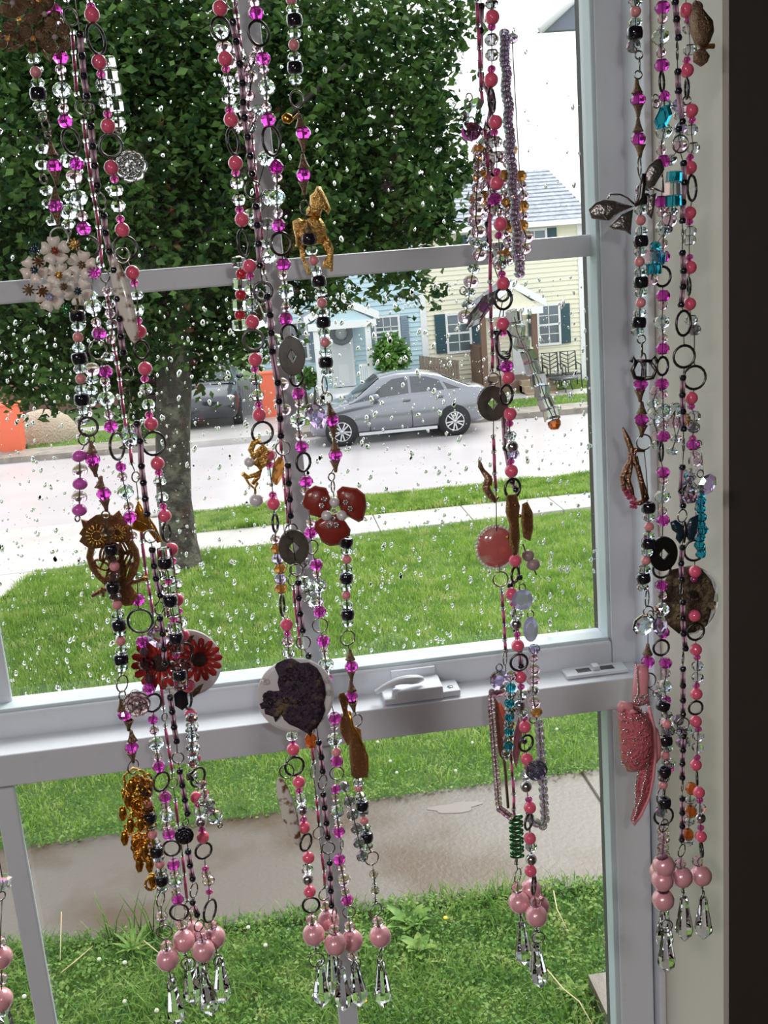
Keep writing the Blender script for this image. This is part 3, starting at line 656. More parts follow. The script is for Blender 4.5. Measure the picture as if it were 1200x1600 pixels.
# two porch chairs with a table
irn = mat('dark wrought iron', (.04, .045, .05), .5)
def gchair(px, label, grp=None):
    c = G(px, 588); y = 29.4; x = P(px, 560, y)[0]; t = thing('patio_chair', label, 'chair', (x, y, .06)); w = .23
    part('seat', MB().box((x-w, y-.05, .48), (x+w, y+.45, .52)), irn, t)
    mb = MB().tube([(x-w, y+.45, .5), (x-w, y+.52, 1.12), (x+w, y+.52, 1.12), (x+w, y+.45, .5)], .025, 6)
    for k in range(4):
        z = .64+.12*k; mb.tube([(x-w, y+.49, z+.1), (x, y+.49, z), (x+w, y+.49, z+.1)], .016, 5)
    mb.tube([(x, y+.49, .5), (x, y+.5, 1.12)], .016, 5); part('backrest', mb, irn, t)
    for sx in (-1, 1):
        for yy in (-.03, .43): part('leg', MB().tube([(x+sx*w, y+yy, .5), (x+sx*(w+.02), y+yy, .06)], .02, 6), irn, t)
        part('armrest', MB().tube([(x+sx*w, y+.48, .8), (x+sx*w, y+.0, .76), (x+sx*w, y-.03, .5)], .02, 6), irn, t)
gchair(866, 'left wrought iron patio chair with zigzag back by the cream house'); gchair(895, 'right wrought iron patio chair with zigzag back by the cream house')
x, y = P(880, 580, 28.8)[0], 28.8; t = thing('patio_table', 'low dark table in front of the two patio chairs', 'table', (x, y, .06))
part('table_top', MB().lathe((x, y, 0), [(0, .5), (.42, .5), (.42, .46), (0, .46)], 20), irn, t)
for k in range(3):
    a = 2.1*k+.4; part('leg', MB().tube([(x+.2*math.cos(a), y+.2*math.sin(a), .47), (x+.34*math.cos(a), y+.34*math.sin(a), .06)], .018, 6), irn, t)
# fence boards between the houses
fx = [P(656+i*4.4, 575, 30.2)[0] for i in range(15)]; ft = thing('wooden_fence', 'grey brown board fence before the cream house, behind the silver car', 'fence', (fx[0], 30.2, 0))
for i, x in enumerate(fx[:-1]):
    tp = P(656+i*4.4, 556+i*.55, 30.2)[2]; part('board', MB().box((x+.006, 30.2+.01*(i % 2), .05), (fx[i+1]-.006, 30.24+.01*(i % 2), tp)), woodf, ft)
part('rail', MB().box((fx[0], 30.26, .9), (fx[-1], 30.31, 1.0)), woodf, ft)
wf = P(931, 570, 27.0)[0]; ft = thing('white_fence', 'white fence panel right of the cream house', 'fence', (wf, 27, 0)); zt = P(935, 536, 27)[2]
for i in range(6): part('board', MB().box((wf+.2*i, 27, .05), (wf+.2*i+.19, 27.04, zt)), trimw, ft)
# grey fence beside the driveway
gf = P(374, 600, 30)[0]; gf1 = P(404, 600, 30)[0]; ft = thing('grey_fence', 'grey fence between the drive and the pale blue house', 'fence', (gf, 30, 0))
for i in range(8): x = gf+(gf1-gf)*i/8; part('board', MB().box((x+.005, 30, .05), (x+(gf1-gf)/8-.005, 30.04, P(390, 592, 30)[2])), mat('grey boards', (.35, .37, .40), .7) if i == 0 else bpy.data.materials['grey boards'], ft)
# orange bins
def binn(px, Y, w, zt, label):
    x = P(px, 620, Y)[0]; t = thing('rubbish_bin', label, 'bin', (x, Y, 0)); m = mat('orange plastic', (.80, .16, .08), .5)
    part('bin_body', MB().add([(x-w*.85, Y-w*.7, .06), (x+w*.85, Y-w*.7, .06), (x+w*.85, Y+w*.7, .06), (x-w*.85, Y+w*.7, .06), (x-w, Y-w*.9, zt), (x+w, Y-w*.9, zt), (x+w, Y+w*.9, zt), (x-w, Y+w*.9, zt)], [(0, 3, 2, 1), (4, 5, 6, 7), (0, 1, 5, 4), (1, 2, 6, 5), (2, 3, 7, 6), (3, 0, 4, 7)]), m, t)
    bevel(part('lid', MB().box((x-w*1.05, Y-w, zt), (x+w*1.05, Y+w, zt+.07)), m, t), .02)
    for k in (-1, 1): part('wheel', MB().lathe((x+k*w*.8, Y+w*.75, .14), [(0, -.03), (.1, -.03), (.1, .03), (0, .03)], 12, axis='x'), irn, t)
binn(420, 29.2, .22, P(420, 584, 29.2)[2], 'orange red bin standing left of the pale blue house')
binn(8, 27.5, .32, P(8, 634, 27.5)[2], 'orange red bin at the far left edge across the road')
x, Y = P(64, 640, 29)[0], 29; tag(part('tan_gravel_heap', MB().ball((x, Y, .05), 1.0, .8, .9, 14, 8), mat('tan mound', (.55, .44, .33), .9, bump=(20, 1, .1))), 'tan mound on the far lawn at left, under the tree', 'mound')

# ------------------------------------------------------------------ cars
def car(x0, Y, L, face, bodym, label, hgt=1.45, zb=0.0, rot=0):
    """side profile from nose (u=0) to tail; the near flank on the plane y=Y; Wd deep"""
    Wd = 1.78; cx = x0+L/2; t = thing('car', label, 'car', (cx, Y+Wd/2, zb)); k = hgt/1.45
    def X(u): return u*L
    belt = [(0, .66), (.03, .72), (.12, .82), (.24, .92), (.34, .97), (.5, .99), (.7, 1.0), (.86, 1.03), (.95, 1.04), (1, .96)]
    low = [(0, .30), (.03, .22), (.5, .20), (.97, .25), (1, .40)]
    us = np.linspace(0, 1, 41); bz = np.interp(us, *zip(*belt)); lz = np.interp(us, *zip(*low)); v = []; f = []
    for i, u in enumerate(us):
        nar = .80+.20*min(1, (u/.10))**.6*min(1, ((1-u)/.08))**.6; w = Wd/2*nar; z0, z1 = lz[i]*k, bz[i]*k
        ring = [(-w*.90, z0), (-w*.98, z0+.12), (-w, z0+(z1-z0)*.45), (-w*.97, z0+(z1-z0)*.72), (-w*.93, z1-.03), (-w*.80, z1+.01), (0, z1+.03), (w*.80, z1+.01), (w*.93, z1-.03), (w*.97, z0+(z1-z0)*.72), (w, z0+(z1-z0)*.45), (w*.98, z0+.12), (w*.90, z0)]
        v += [(X(u), a, b2) for a, b2 in ring]
    n = 13
    for i in range(40):
        for j in range(n): f.append((i*n+j, i*n+(j+1) % n, (i+1)*n+(j+1) % n, (i+1)*n+j))
    f += [tuple(range(n)), tuple(reversed(range(40*n, 41*n)))]
    def world(vs): return [(cx+(a-L/2)*face, Y+Wd/2+b2, zb+c) for a, b2, c in vs] if not rot else [(cx+b2, Y+Wd/2+(a-L/2), zb+c) for a, b2, c in vs]
    part('body', MB().add(world(v), f, True), bodym, t)
    # greenhouse
    prof = [(.24, .93, .93), (.40, 1.40, 1.40), (.50, 1.46, 1.46), (.62, 1.455, 1.455), (.74, 1.36, 1.36), (.90, 1.05, 1.05)]
    us2 = np.linspace(.22, .92, 29); top = np.interp(us2, [p[0] for p in prof], [p[1] for p in prof]); bb = np.interp(us2, us, bz)-.03
    v = []; 
    for i, u in enumerate(us2):
        zt = max(top[i], bb[i]+.01)*k; z0 = bb[i]*k; fr = (zt-z0)/(.48*k); w0 = Wd/2*.90; w1 = Wd/2*(.90-.22*min(1, fr))
        ring = [(-w0, z0), (-(w0+w1)/2-.01, (z0+zt)/2), (-w1, zt-.04*fr), (-w1*.75, zt), (0, zt+.02*fr), (w1*.75, zt), (w1, zt-.04*fr), ((w0+w1)/2+.01, (z0+zt)/2), (w0, z0)]
        v += [(X(u), a, b2) for a, b2 in ring]
    f = []; n = 9
    for i in range(28):
        for j in range(n-1): f.append((i*n+j, i*n+j+1, (i+1)*n+j+1, (i+1)*n+j))
    part('cabin', MB().add(world(v), f, True), bodym, t)
    cg = bpy.data.materials.get('car glass') or mat('car glass', (.05, .055, .065), .06, spec=.8)
    def win_pts(pts, name, lab=None):
        for sg in (-1, 1):
            vs = []
            for u, h in pts:
                ti = float(np.interp(u, us2, np.maximum(top, bb+.01)))*k; z0 = float(np.interp(u, us2, bb))*k; fr = min(1, (ti-z0)/(.48*k)); w0 = Wd/2*.90; w1 = Wd/2*(.90-.22*fr)
                z = z0+(ti-z0)*h; w = w0+(w1-w0)*h+.012+.01*math.sin(math.pi*h); vs += [(X(u), sg*w, z), (X(u), sg*(w-.03), z)]
            m = len(pts); F_ = [tuple(range(0, 2*m, 2)), tuple(range(1, 2*m, 2))]+[(2*i, 2*((i+1) % m), 2*((i+1) % m)+1, 2*i+1) for i in range(m)]
            part(name, MB().add(world(vs), F_), cg, t)
    win_pts([(.335, .16), (.41, .62), (.47, .82), (.555, .85), (.555, .14)], 'side_window'); win_pts([(.57, .14), (.57, .85), (.66, .84), (.73, .72), (.755, .18)], 'side_window')
    win_pts([(.775, .2), (.755, .64), (.80, .5), (.845, .28)], 'quarter_window')
    def screen(ua, ub, name):
        vs = []
        for u in (ua, (ua+ub)/2, ub):
            zt = float(np.interp(u, us2, np.maximum(top, bb+.01)))*k; z0 = float(np.interp(u, us2, bb))*k; fr = min(1, (zt-z0)/(.48*k)); w1 = Wd/2*(.90-.22*fr)*.86
            vs += [(X(u), -w1, zt+.014), (X(u), 0, zt+.034), (X(u), w1, zt+.014)]
        part(name, MB().add(world(vs), [(0, 1, 4, 3), (1, 2, 5, 4), (3, 4, 7, 6), (4, 5, 8, 7)], True), cg, t)
    screen(.26, .40, 'windscreen'); screen(.76, .88, 'rear_window')
    tyre = bpy.data.materials.get('tyre') or mat('tyre', (.015, .015, .016), .7); rim = bpy.data.materials.get('rim') or mat('rim', (.55, .56, .58), .25, .9)
    for uu in (.165, .80):
        for sg in (-1, 1):
            R_ = .325; c = world([(X(uu), sg*(Wd/2-.085), R_)])[0]; ax = 'y' if not rot else 'x'
            wh = part('wheel', MB().lathe(c, [(.20, -.10), (.29, -.115), (R_, -.08), (R_, .08), (.29, .115), (.20, .10)], 28, axis=ax), tyre, t); wh['_o'] = list(t['_o'])
            mb = MB().lathe(c, [(.205, -.10*1), (.225, -.112), (.235, -.09), (.235, .09), (.225, .112), (.205, .10)], 28, axis=ax)
            part('hub_disc', MB().lathe(c, [(0, -.04), (.215, -.04), (.215, .04), (0, .04)], 20, axis=ax), tyre, wh)
            if not rot:
                for q in range(10):
                    a = 2*math.pi*q/10+(.10 if q % 2 else -.10); d = np.array((math.cos(a), 0, math.sin(a))); pp = np.array((-d[2], 0, d[0]))
                    yy = np.array((0, sg*.095, 0)); mb.obox(np.array(c)+d*.125+yy, d*.105, pp*.016, np.array((0, .012, 0)))
            else:
                for q in range(5):
                    a = 2*math.pi*q/5; d = np.array((0, math.cos(a), math.sin(a))); pp = np.array((0, -d[2], d[1])); mb.obox(np.array(c)+d*.125+np.array((sg*.095, 0, 0)), d*.105, pp*.03, np.array((.012, 0, 0)))
            mb.ball(np.array(c)+(np.array((0, sg*.08, 0)) if not rot else np.array((sg*.08, 0, 0))), .05, .05, .05, 10, 6); part('rim', mb, rim, wh)
            # dark wheel arch behind the tyre
            part('wheel_arch', MB().lathe(np.array(c)+(np.array((0, sg*(-.02), .01)) if not rot else np.array((sg*(-.02), 0, .01))), [(0, -.113), (.385, -.113), (.385, .113), (0, .113)], 28, axis=ax), tyre, t, 'dark wheel arch liner')
    ss = .33
    for sg in (-1, 1):
        part('wing_mirror', MB().ball(world([(X(.365), sg*(Wd/2+.05), 1.02*k)])[0], .11, .09, .075, 10, 7), bodym, t)
        part('door_handle', MB().box(world([(X(.52), sg*(Wd/2-.03), .87*k)])[0], world([(X(.56), sg*(Wd/2+.012), .90*k)])[0]), bodym, t)
        part('door_handle', MB().box(world([(X(.705), sg*(Wd/2-.03), .89*k)])[0], world([(X(.745), sg*(Wd/2+.012), .92*k)])[0]), bodym, t)
        part('side_sill', MB().box(world([(X(.26), sg*(Wd/2-.06), .19)])[0], world([(X(.70), sg*(Wd/2+.004), .26)])[0]), rim, t, 'pale strip along the sill')
        part('headlight', MB().ball(world([(X(.035), sg*Wd/2*.72, .68*k)])[0], .16, .1, .06, 10, 6), rim, t); part('tail_light', MB().ball(world([(X(.975), sg*Wd/2*.80, .88*k)])[0], .10, .12, .07, 10, 6), MT['red'], t)
        for u in (.325, .563, .76):   # door shut lines
            zt = float(np.interp(u, us, bz))*k; part('door_seam', MB().box(world([(X(u)-.006, sg*(Wd/2-.05), .28)])[0], world([(X(u)+.006, sg*(Wd/2+.003), zt*.66)])[0]), tyre, t)
    return t
Yc_ = G(650, 684)[1]-.1; xa_ = P(484, 640, Yc_)[0]; xb_ = P(764, 625, Yc_)[0]
print('car', Yc_, xa_, xb_, xb_-xa_)
silver = mat('silver grey paint', (.20, .205, .23), .22, .6, coat=1)
car(xa_, Yc_, xb_-xa_, 1, silver, 'silver grey saloon car parked across the road before the two houses', hgt=1.52)
Yp = 28.0; xp = P(330, 600, Yp)[0]
car(P(322, 600, 29)[0]-2.1, 29, 4.2, 1, mat('black paint', (.02, .022, .03), .3, .3, coat=1), 'dark car parked on the far drive behind the tree trunk', hgt=1.75, zb=.1, rot=1)

# ------------------------------------------------------------------ trees and bushes
def leafmat(name, c1, c2, tr=.3, sc=3):
    m = bpy.data.materials.new(name); m.use_nodes = True; n = m.node_tree; p = n.nodes['Principled BSDF']
    g = n.nodes.new('ShaderNodeNewGeometry'); t = n.nodes.new('ShaderNodeTexNoise'); t.inputs['Scale'].default_value = sc; t.inputs['Detail'].default_value = 5
    r = n.nodes.new('ShaderNodeValToRGB'); e = r.color_ramp.elements; e[0].position = .4; e[0].color = (*c1, 1); e[1].position = .65; e[1].color = (*c2, 1)
    n.links.new(g.outputs['Position'], t.inputs[0]); n.links.new(t.outputs[0], r.inputs[0]); n.links.new(r.outputs[0], p.inputs['Base Color'])
    p.inputs['Roughness'].default_value = .55; p.inputs['Specular IOR Level'].default_value = .18
    tl = n.nodes.new('ShaderNodeBsdfTranslucent'); mx = n.nodes.new('ShaderNodeMixShader'); mx.inputs[0].default_value = tr
    n.links.new(r.outputs[0], tl.inputs[0]); n.links.new(p.outputs[0], mx.inputs[1]); n.links.new(tl.outputs[0], mx.inputs[2])
    n.links.new(mx.outputs[0], n.nodes['Material Output'].inputs['Surface']); return m
lm = leafmat('tree leaves', (.012, .040, .010), (.10, .18, .04), sc=4); lm2 = leafmat('far leaves', (.05, .10, .05), (.13, .20, .09)); lm3 = leafmat('bush leaves', (.06, .17, .03), (.20, .38, .08))
bark = mat('wet bark', (.035, .028, .020), .7, bump=(14, 1, .05), noise=(5, (.11, .10, .07), (.5, .62)))
tb = G(272, 884); YT = tb[1]; tree = thing('tree', 'large leafy street tree with grey brown trunk left of centre', 'tree', tb)
print('tree', tb)
tp = [P(283, 893, YT), P(280, 850, YT), P(272, 780, YT), P(270, 690, YT), P(272, 600, YT+.05), P(268, 500, YT+.1), P(262, 400, YT+.2), P(250, 280, YT+.3), P(240, 100, YT+.4), P(235, -100, YT+.5)]
tk = MB().tube([tp[0]+np.array((0, 0, -.1))]+tp, [.42, .36, .27, .25, .245, .25, .24, .20, .18, .13, .08], 14)
part('trunk', tk, bark, tree)
def branch(pts, r0, r1):
    q = [P(a, b2, YT+c) for a, b2, c in pts]; rs = np.linspace(r0, r1, len(q)); part('branch', MB().tube(q, list(rs), 7), bark, tree)
branch([(266, 480, .1), (300, 400, -.3), (360, 300, -.6), (450, 180, -.8), (540, 100, -1)], .12, .02)
branch([(268, 520, .1), (340, 440, .3), (440, 380, .4), (540, 350, .2), (620, 340, 0)], .10, .015)
branch([(262, 450, .1), (200, 360, -.4), (120, 260, -.8), (30, 200, -1)], .11, .03)
branch([(262, 540, .1), (200, 480, .2), (110, 470, .1), (40, 500, 0)], .09, .02)
branch([(250, 300, .3), (320, 180, .4), (400, 60, .5), (450, -60, .5)], .11, .03)
branch([(540, 350, .2), (600, 400, .1), (660, 440, 0), (705, 448, -.1)], .03, .006)
clumps = [(150, 90, 260, 9000, 0), (420, 60, 230, 6500, 0), (60, 300, 210, 6500, 0), (280, 260, 190, 5200, .6), (430, 270, 170, 5200, 0), (570, 90, 140, 1700, -.2), (560, 250, 125, 2000, -.1), (655, 40, 85, 600, 0), (680, 230, 60, 260, .1), (670, 110, 70, 260, 0), (705, 30, 45, 120, 0), (715, 190, 30, 60, 0), (700, 300, 45, 260, 0),
          (650, 300, 80, 1500, -.2), (655, 190, 60, 500, -.3), (470, 390, 95, 1900, .2), (160, 470, 150, 3800, .3), (20, 480, 140, 3200, .2), (300, 480, 120, 2600, .6), (90, 560, 85, 1100, 0), (180, 590, 70, 1200, .8), (235, 640, 45, 500, 1.0),
          (370, 500, 75, 1100, .4), (345, 560, 50, 500, .3), (490, 440, 50, 380, .1), (600, 450, 45, 230, 0), (655, 445, 32, 60, -.1), (700, 330, 42, 420, -.2), (720, 270, 25, 90, -.2), (560, 350, 80, 1100, .1), (25, 590, 60, 420, -.2), (620, 360, 70, 700, .3),
          (100, 100, 260, 9000, 1.6), (330, 130, 240, 7000, 1.6), (60, 420, 170, 5200, 1.4), (260, 430, 150, 5200, 1.5), (440, 330, 130, 3600, 1.3), (265, 420, 90, 1500, -.7), (240, 510, 60, 700, -.5), (180, 330, 150, 4200, -.6), (560, 130, 110, 700, 1.2)]
X_, Y_, Z_ = [], [], []
for px, py, r, n, dy in clumps:
    c = P(px, py, YT+dy); m = mpp(px, py, YT+dy); d = rng.normal(0, 1, (n, 3)); d /= np.linalg.norm(d, axis=1)[:, None]
    rad = rng.random(n)**.5*(1+.16*rng.normal(0, 1, n)); q = c+d*rad[:, None]*np.array((r*m, min(1.8, r*m*.9), r*m*.85))
    w = .22; q += w*np.stack([np.sin(q[:, 1]*5+q[:, 2]*4), np.sin(q[:, 0]*5), np.sin(q[:, 0]*4+q[:, 1]*6)], 1)
    X_.append(q[:, 0]); Y_.append(q[:, 1]); Z_.append(q[:, 2])
X_, Y_, Z_ = map(np.concatenate, (X_, Y_, Z_)); ok = Z_ > 1.5
v, f = leaves('foliage', X_[ok], Y_[ok], Z_[ok], .074, lm, .25, .60)
fo = fastmesh('foliage', v-np.array(tb), f, lm, tree)
def bush(name, px, py, Y, rx, rz, n, size, m, label, cat, trunkz=None, dy=None):
    c = P(px, py, Y); mm = mpp(px, py, Y); t = thing(name, label, cat, (c[0], c[1], 0)); d = rng.normal(0, 1, (n, 3)); d /= np.linalg.norm(d, axis=1)[:, None]
    q = c+d*(rng.random(n)**.45*(1+.10*rng.normal(0, 1, n)))[:, None]*np.array((rx*mm, dy or rx*mm*.8, rz*mm)); q = q[q[:, 2] > .08]
    v, f = leaves('foliage', q[:, 0], q[:, 1], q[:, 2], size, m, .2, .6); fastmesh('foliage', v-np.array((c[0], c[1], 0)), f, m, t)
    for k in range(3 if not trunkz else 1):
        a = 2*k; part('stem', MB().tube([(c[0]+.1*math.cos(a), c[1]+.1*math.sin(a), 0), (c[0]+.25*math.cos(a), c[1]+.25*math.sin(a), c[2])], .03 if not trunkz else .16, 6), bark, t)
bush('bush', 612, 556, 29.2, 29, 32, 2600, .07, lm3, 'round green bush before the pale blue house window', 'bush')
bush('bush', 480, 590, 29.8, 17, 17, 700, .07, lm3, 'small dark bush left of the blue house steps', 'bush')
bush('far_tree', 985, 430, 44, 85, 130, 9000, .20, lm2, 'tall green tree beyond the right corner of the cream house', 'tree', 1)
bush('far_tree', 1080, 300, 50, 100, 150, 5000, .22, lm2, 'grey green tree at far right behind the jamb', 'tree', 1)
bush('far_tree', 400, 470, 68, 70, 120, 5200, .2, lm2, 'dark tree behind the gap left of the blue house', 'tree', 1)
bush('far_tree', 250, 470, 54, 110, 140, 9000, .2, lm, 'wide dark tree far behind the street tree trunk', 'tree', 1)
bush('far_tree', 60, 480, 66, 120, 125, 9000, .2, lm, 'dark tree at far left behind the red bin', 'tree', 1)
bush('far_tree', -170, 440, 50, 130, 160, 6000, .2, lm, 'dark tree beyond the left edge of the frame', 'tree', 1)
# a house far left, mostly behind the street tree
lh = thing('house', 'dim house at far left mostly behind the street tree', 'house', (P(60, 560, 36)[0], 36, 0)); a, c = P(-60, 560, 36)[0], P(300, 560, 36)[0]
part('wall', MB().box((a, 36, .0), (c, 43, 4.8)), mat('brick', (.20, .10, .08), .8), lh); part('roof', MB().add([(a-.4, 35.5, 4.7), (c+.4, 35.5, 4.7), (c+.4, 39.5, 7.2), (a-.4, 39.5, 7.2), (c+.4, 43.5, 4.7), (a-.4, 43.5, 4.7)], [(0, 1, 2, 3), (3, 2, 4, 5)]), roofm, lh)
# tall neighbouring gable whose overhang shows top right
Yo = 3.4; A = P(842, 49, Yo); B = P(945, 43, Yo); C_ = P(893, -8, Yo+.0); D_ = P(960, -60, Yo)
ov = thing('roof_overhang', 'grey overhanging roof corner of the next house at top right', 'roof', A)
mb = MB(); top = [A, B+np.array((1.0, 0, 0)), D_+np.array((1.0, 0, .3)), D_]; lo = [p+np.array((.0, .03, .0)) for p in top]
mb.add(top+lo, [(0, 1, 2, 3), (4, 5, 6, 7), (0, 1, 5, 4), (3, 0, 4, 7), (2, 3, 7, 6), (1, 2, 6, 5)]); part('gable_end', mb, mat('grey soffit', (.17, .19, .23), .6), ov)
part('edge_board', MB().tube([A+np.array((0, -.01, 0)), D_+np.array((0, -.01, 0))], .012, 6), trimw, ov)
# power lines at the right
pb = P(985, 560, 58); up_ = thing('utility_pole', 'utility pole with two wires far right of the cream house', 'pole', (pb[0], 58, 0))
part('pole', MB().tube([(pb[0], 58, 0), (pb[0], 58, P(985, 440, 58)[2])], .14, 8), bark, up_)
for y0, y1 in ((463, 459), (480, 475)): part('wire', MB().tube([P(905, y0, 58), P(985, y1, 58)], .03, 5), irn, up_)

# ------------------------------------------------------------------ bead prototypes (shared meshes, metres)
PROTO = {}
def proto(key, name, mb, m, label=None):
    me = bpy.data.meshes.new(name); me.from_pydata([tuple(v) for v in mb.v], [], mb.f); me.polygons.foreach_set('use_smooth', mb.sm); me.materials.append(m)
    bm = bmesh.new(); bm.from_mesh(me); bmesh.ops.recalc_face_normals(bm, faces=bm.faces); bm.to_mesh(me); bm.free()
    h = max(abs(v[2]) for v in mb.v); PROTO[key] = (name, me, h, label)
O3 = (0, 0, 0)
def rnd(r, h=None): return MB().ball(O3, r, r, h or r, 18, 11)
def rondelle(r, h, n=10, fl=True):      # faceted
    return MB().lathe(O3, [(r*.22, h), (r*.62, h*.92), (r, h*.28), (r, -h*.28), (r*.62, -h*.92), (r*.22, -h)], n, not fl, phase=.2)
def crackle(r, h=None):
    m = MB(); bm = bmesh.new(); bmesh.ops.create_icosphere(bm, subdivisions=2, radius=r); k = (h or r)/r
    m.add([(v.co.x, v.co.y, v.co.z*k) for v in bm.verts], [[v.index for v in f_.verts] for f_ in bm.faces], False); bm.free(); return m
proto('P', 'round_bead', rnd(.0050), MT['coral'], 'coral pink glossy round bead')
proto('p', 'round_bead', rnd(.0037), MT['peach'], 'dusty pink round bead')
proto('f', 'spacer_bead', MB().ball(O3, .0030, .0030, .0026, 14, 8), MT['fuchsia'], 'small fuchsia spacer bead')
proto('k', 'pony_bead', MB().lathe(O3, [(.0018, .0038), (.0040, .0040), (.0051, .0030), (.0055, 0), (.0051, -.0030), (.0040, -.0040), (.0018, -.0038)], 18), MT['black'], 'black barrel bead')
proto('c', 'rondelle_bead', rondelle(.0046, .0031, 12), MT['clearab'], 'clear faceted bead')
proto('w', 'rondelle_bead', rondelle(.0048, .0038, 12), MT['clear'], 'clear faceted bead')
proto('M', 'rondelle_bead', rondelle(.0052, .0042, 12), MT['magenta'], 'bright magenta faceted bead')
proto('m', 'crackle_bead', crackle(.0040), MT['magenta'], 'small magenta bead')
proto('o', 'crackle_bead', crackle(.0037), MT['palepink'], 'pale pink crackle bead')
proto('O', 'faceted_bead', crackle(.0063, .0055), MT['clearab'], 'large clear faceted bead')
proto('Q', 'round_bead', rnd(.0055, .0047), MT['palepink'], 'pale pink clear round bead')
proto('s', 'seed_bead', MB().lathe(O3, [(.0008, .0014), (.0019, .0012), (.0021, 0), (.0019, -.0012), (.0008, -.0014)], 10), MT['clear'], 'clear seed bead')
proto('b', 'seed_bead', MB().lathe(O3, [(.0008, .0020), (.0021, .0019), (.0027, 0), (.0021, -.0019), (.0008, -.0020)], 12), MT['black'], 'black seed bead')
proto('n', 'bead_cone', MB().lathe(O3, [(.0006, .0050), (.0012, .0046), (.0018, .0012), (.0032, -.0022), (.0042, -.0040), (.0034, -.0042)], 14, flute=.12), MT['bronze'], 'antique metal cone')
proto('u', 'bead_cone', MB().lathe(O3, [(.0034, .0042), (.0042, .0040), (.0032, .0022), (.0018, -.0012), (.0012, -.0046), (.0006, -.0050)], 14, flute=.12), MT['bronze'], 'antique metal cone')
proto('B', 'pearl', rnd(.0092), MT['pearl'], 'large pink pearl bead')
proto('W', 'pearl', rnd(.0060), MT['white pearl'], 'white pearl')
proto('x', 'crackle_bead', crackle(.0050, .0044), MT['palepink'], 'pink tinted faceted bead')
proto('i', 'round_bead', rnd(.0046), MT['silver'], 'silver round bead')
proto('g', 'orchid_bead', rnd(.0054, .0044), MT['orchid'], 'orchid pink glossy bead')
proto('C', 'cube_bead', MB().lathe(O3, [(.0030, .0040), (.0052, .0036), (.0055, .0030), (.0055, -.0030), (.0052, -.0036), (.0030, -.0040)], 8, False), MT['clear'], 'clear ice cube bead')
proto('r', 'round_bead', rnd(.0040), MT['red'], 'red glossy bead')
proto('a', 'faceted_bead', rondelle(.0048, .0038, 12), MT['ochre'], 'amber faceted bead')
proto('l', 'faceted_bead', rondelle(.0046, .0036, 12), MT['lavender'], 'lavender faceted bead')
proto('z', 'crystal_bead', crackle(.0026), MT['palepink'], 'tiny pink crystal')
proto('y', 'crystal_bead', crackle(.0036), MT['mauve'], 'mauve crystal')
proto('q', 'crystal_bead', crackle(.0044, .0036), MT['mauve'], 'mauve crystal')
proto('t', 'crystal_bead', rondelle(.0042, .0034, 10), MT['teal'], 'teal faceted bead')
proto('T', 'cube_bead', MB().lathe(O3, [(.0030, .0040), (.0056, .0036), (.0058, -.0036), (.0030, -.0040)], 10, False), MT['teal'], 'teal striped cube bead')
proto('A', 'cube_bead', MB().lathe(O3, [(.0030, .0052), (.0058, .0044), (.0062, -.0044), (.0030, -.0052)], 6, False), mat('frosted aurora glass', (.92, .90, 1), .10, trans=.85, ior=1.4, film=420), 'clear crystal cube bead')
proto('h', 'faceted_bead', crackle(.0050, .0046), MT['smoke'], 'smoky faceted bead')
proto('N', 'faceted_bead', rondelle(.0050, .0050, 8), MT['orange'], 'orange faceted bead')
proto('D', 'crystal_drop', MB().lathe(O3, [(0, .0215), (.0026, .0205), (.0036, .0180), (.0040, .0120), (.0078, -.0110), (.0072, -.0135), (0, -.0225)], 8, False, phase=.3), MT['clear'], 'clear faceted crystal drop')
TBm = MB().lathe(O3, [(.0004, .5), (.0010, .49), (.0010, -.49), (.0004, -.5)], 8); proto('tube', 'bugle_bead', TBm, MT['bugle'], 'pink bugle bead')
proto('tube2', 'bugle_bead', TBm, MT['rose tube'], 'rose bugle bead')
SC_ = {}
def pl(key, px, py, Y, parent, ang=0.0, s=1.0, yaw=None):
    name, me, h, lab = PROTO[key]; ob = bpy.data.objects.new(name, me); COL.objects.link(ob); ob.parent = parent
    ob.location = Vector(P(px, py, Y)-np.array(parent['_o'])); ob.rotation_euler = (0, ang, random.uniform(0, 6) if yaw is None else yaw)
    if s != 1: ob.scale = (s, s, s)
    if lab: ob['label'] = lab
    return ob
def parse(spec):
    """'k 10 20; c; p 12 40 : ring sizes follow as WxH' ; elements without a place are spread between their neighbours"""
    out = []
    for tok in spec.replace('\n', ' ').split(';'):
        w = tok.split()
        if not w: continue
        e = dict(t=w[0], x=None, y=None, sz=None)
        w = w[1:]
        if w and 'x' in w[-1]: e['sz'] = tuple(float(q) for q in w.pop().split('x'))
        if len(w) >= 2: e['x'], e['y'] = float(w[0]), float(w[1])
        out.append(e)
    i = 0
    while i < len(out):
        if out[i]['x'] is None:
            j = i
            while out[j]['x'] is None: j += 1
            a, c = out[i-1], out[j]; n = j-i+1
            for q in range(i, j):
                u = (q-i+1)/n; out[q]['x'] = a['x']+(c['x']-a['x'])*u; out[q]['y'] = a['y']+(c['y']-a['y'])*u
            i = j
        i += 1
    return out
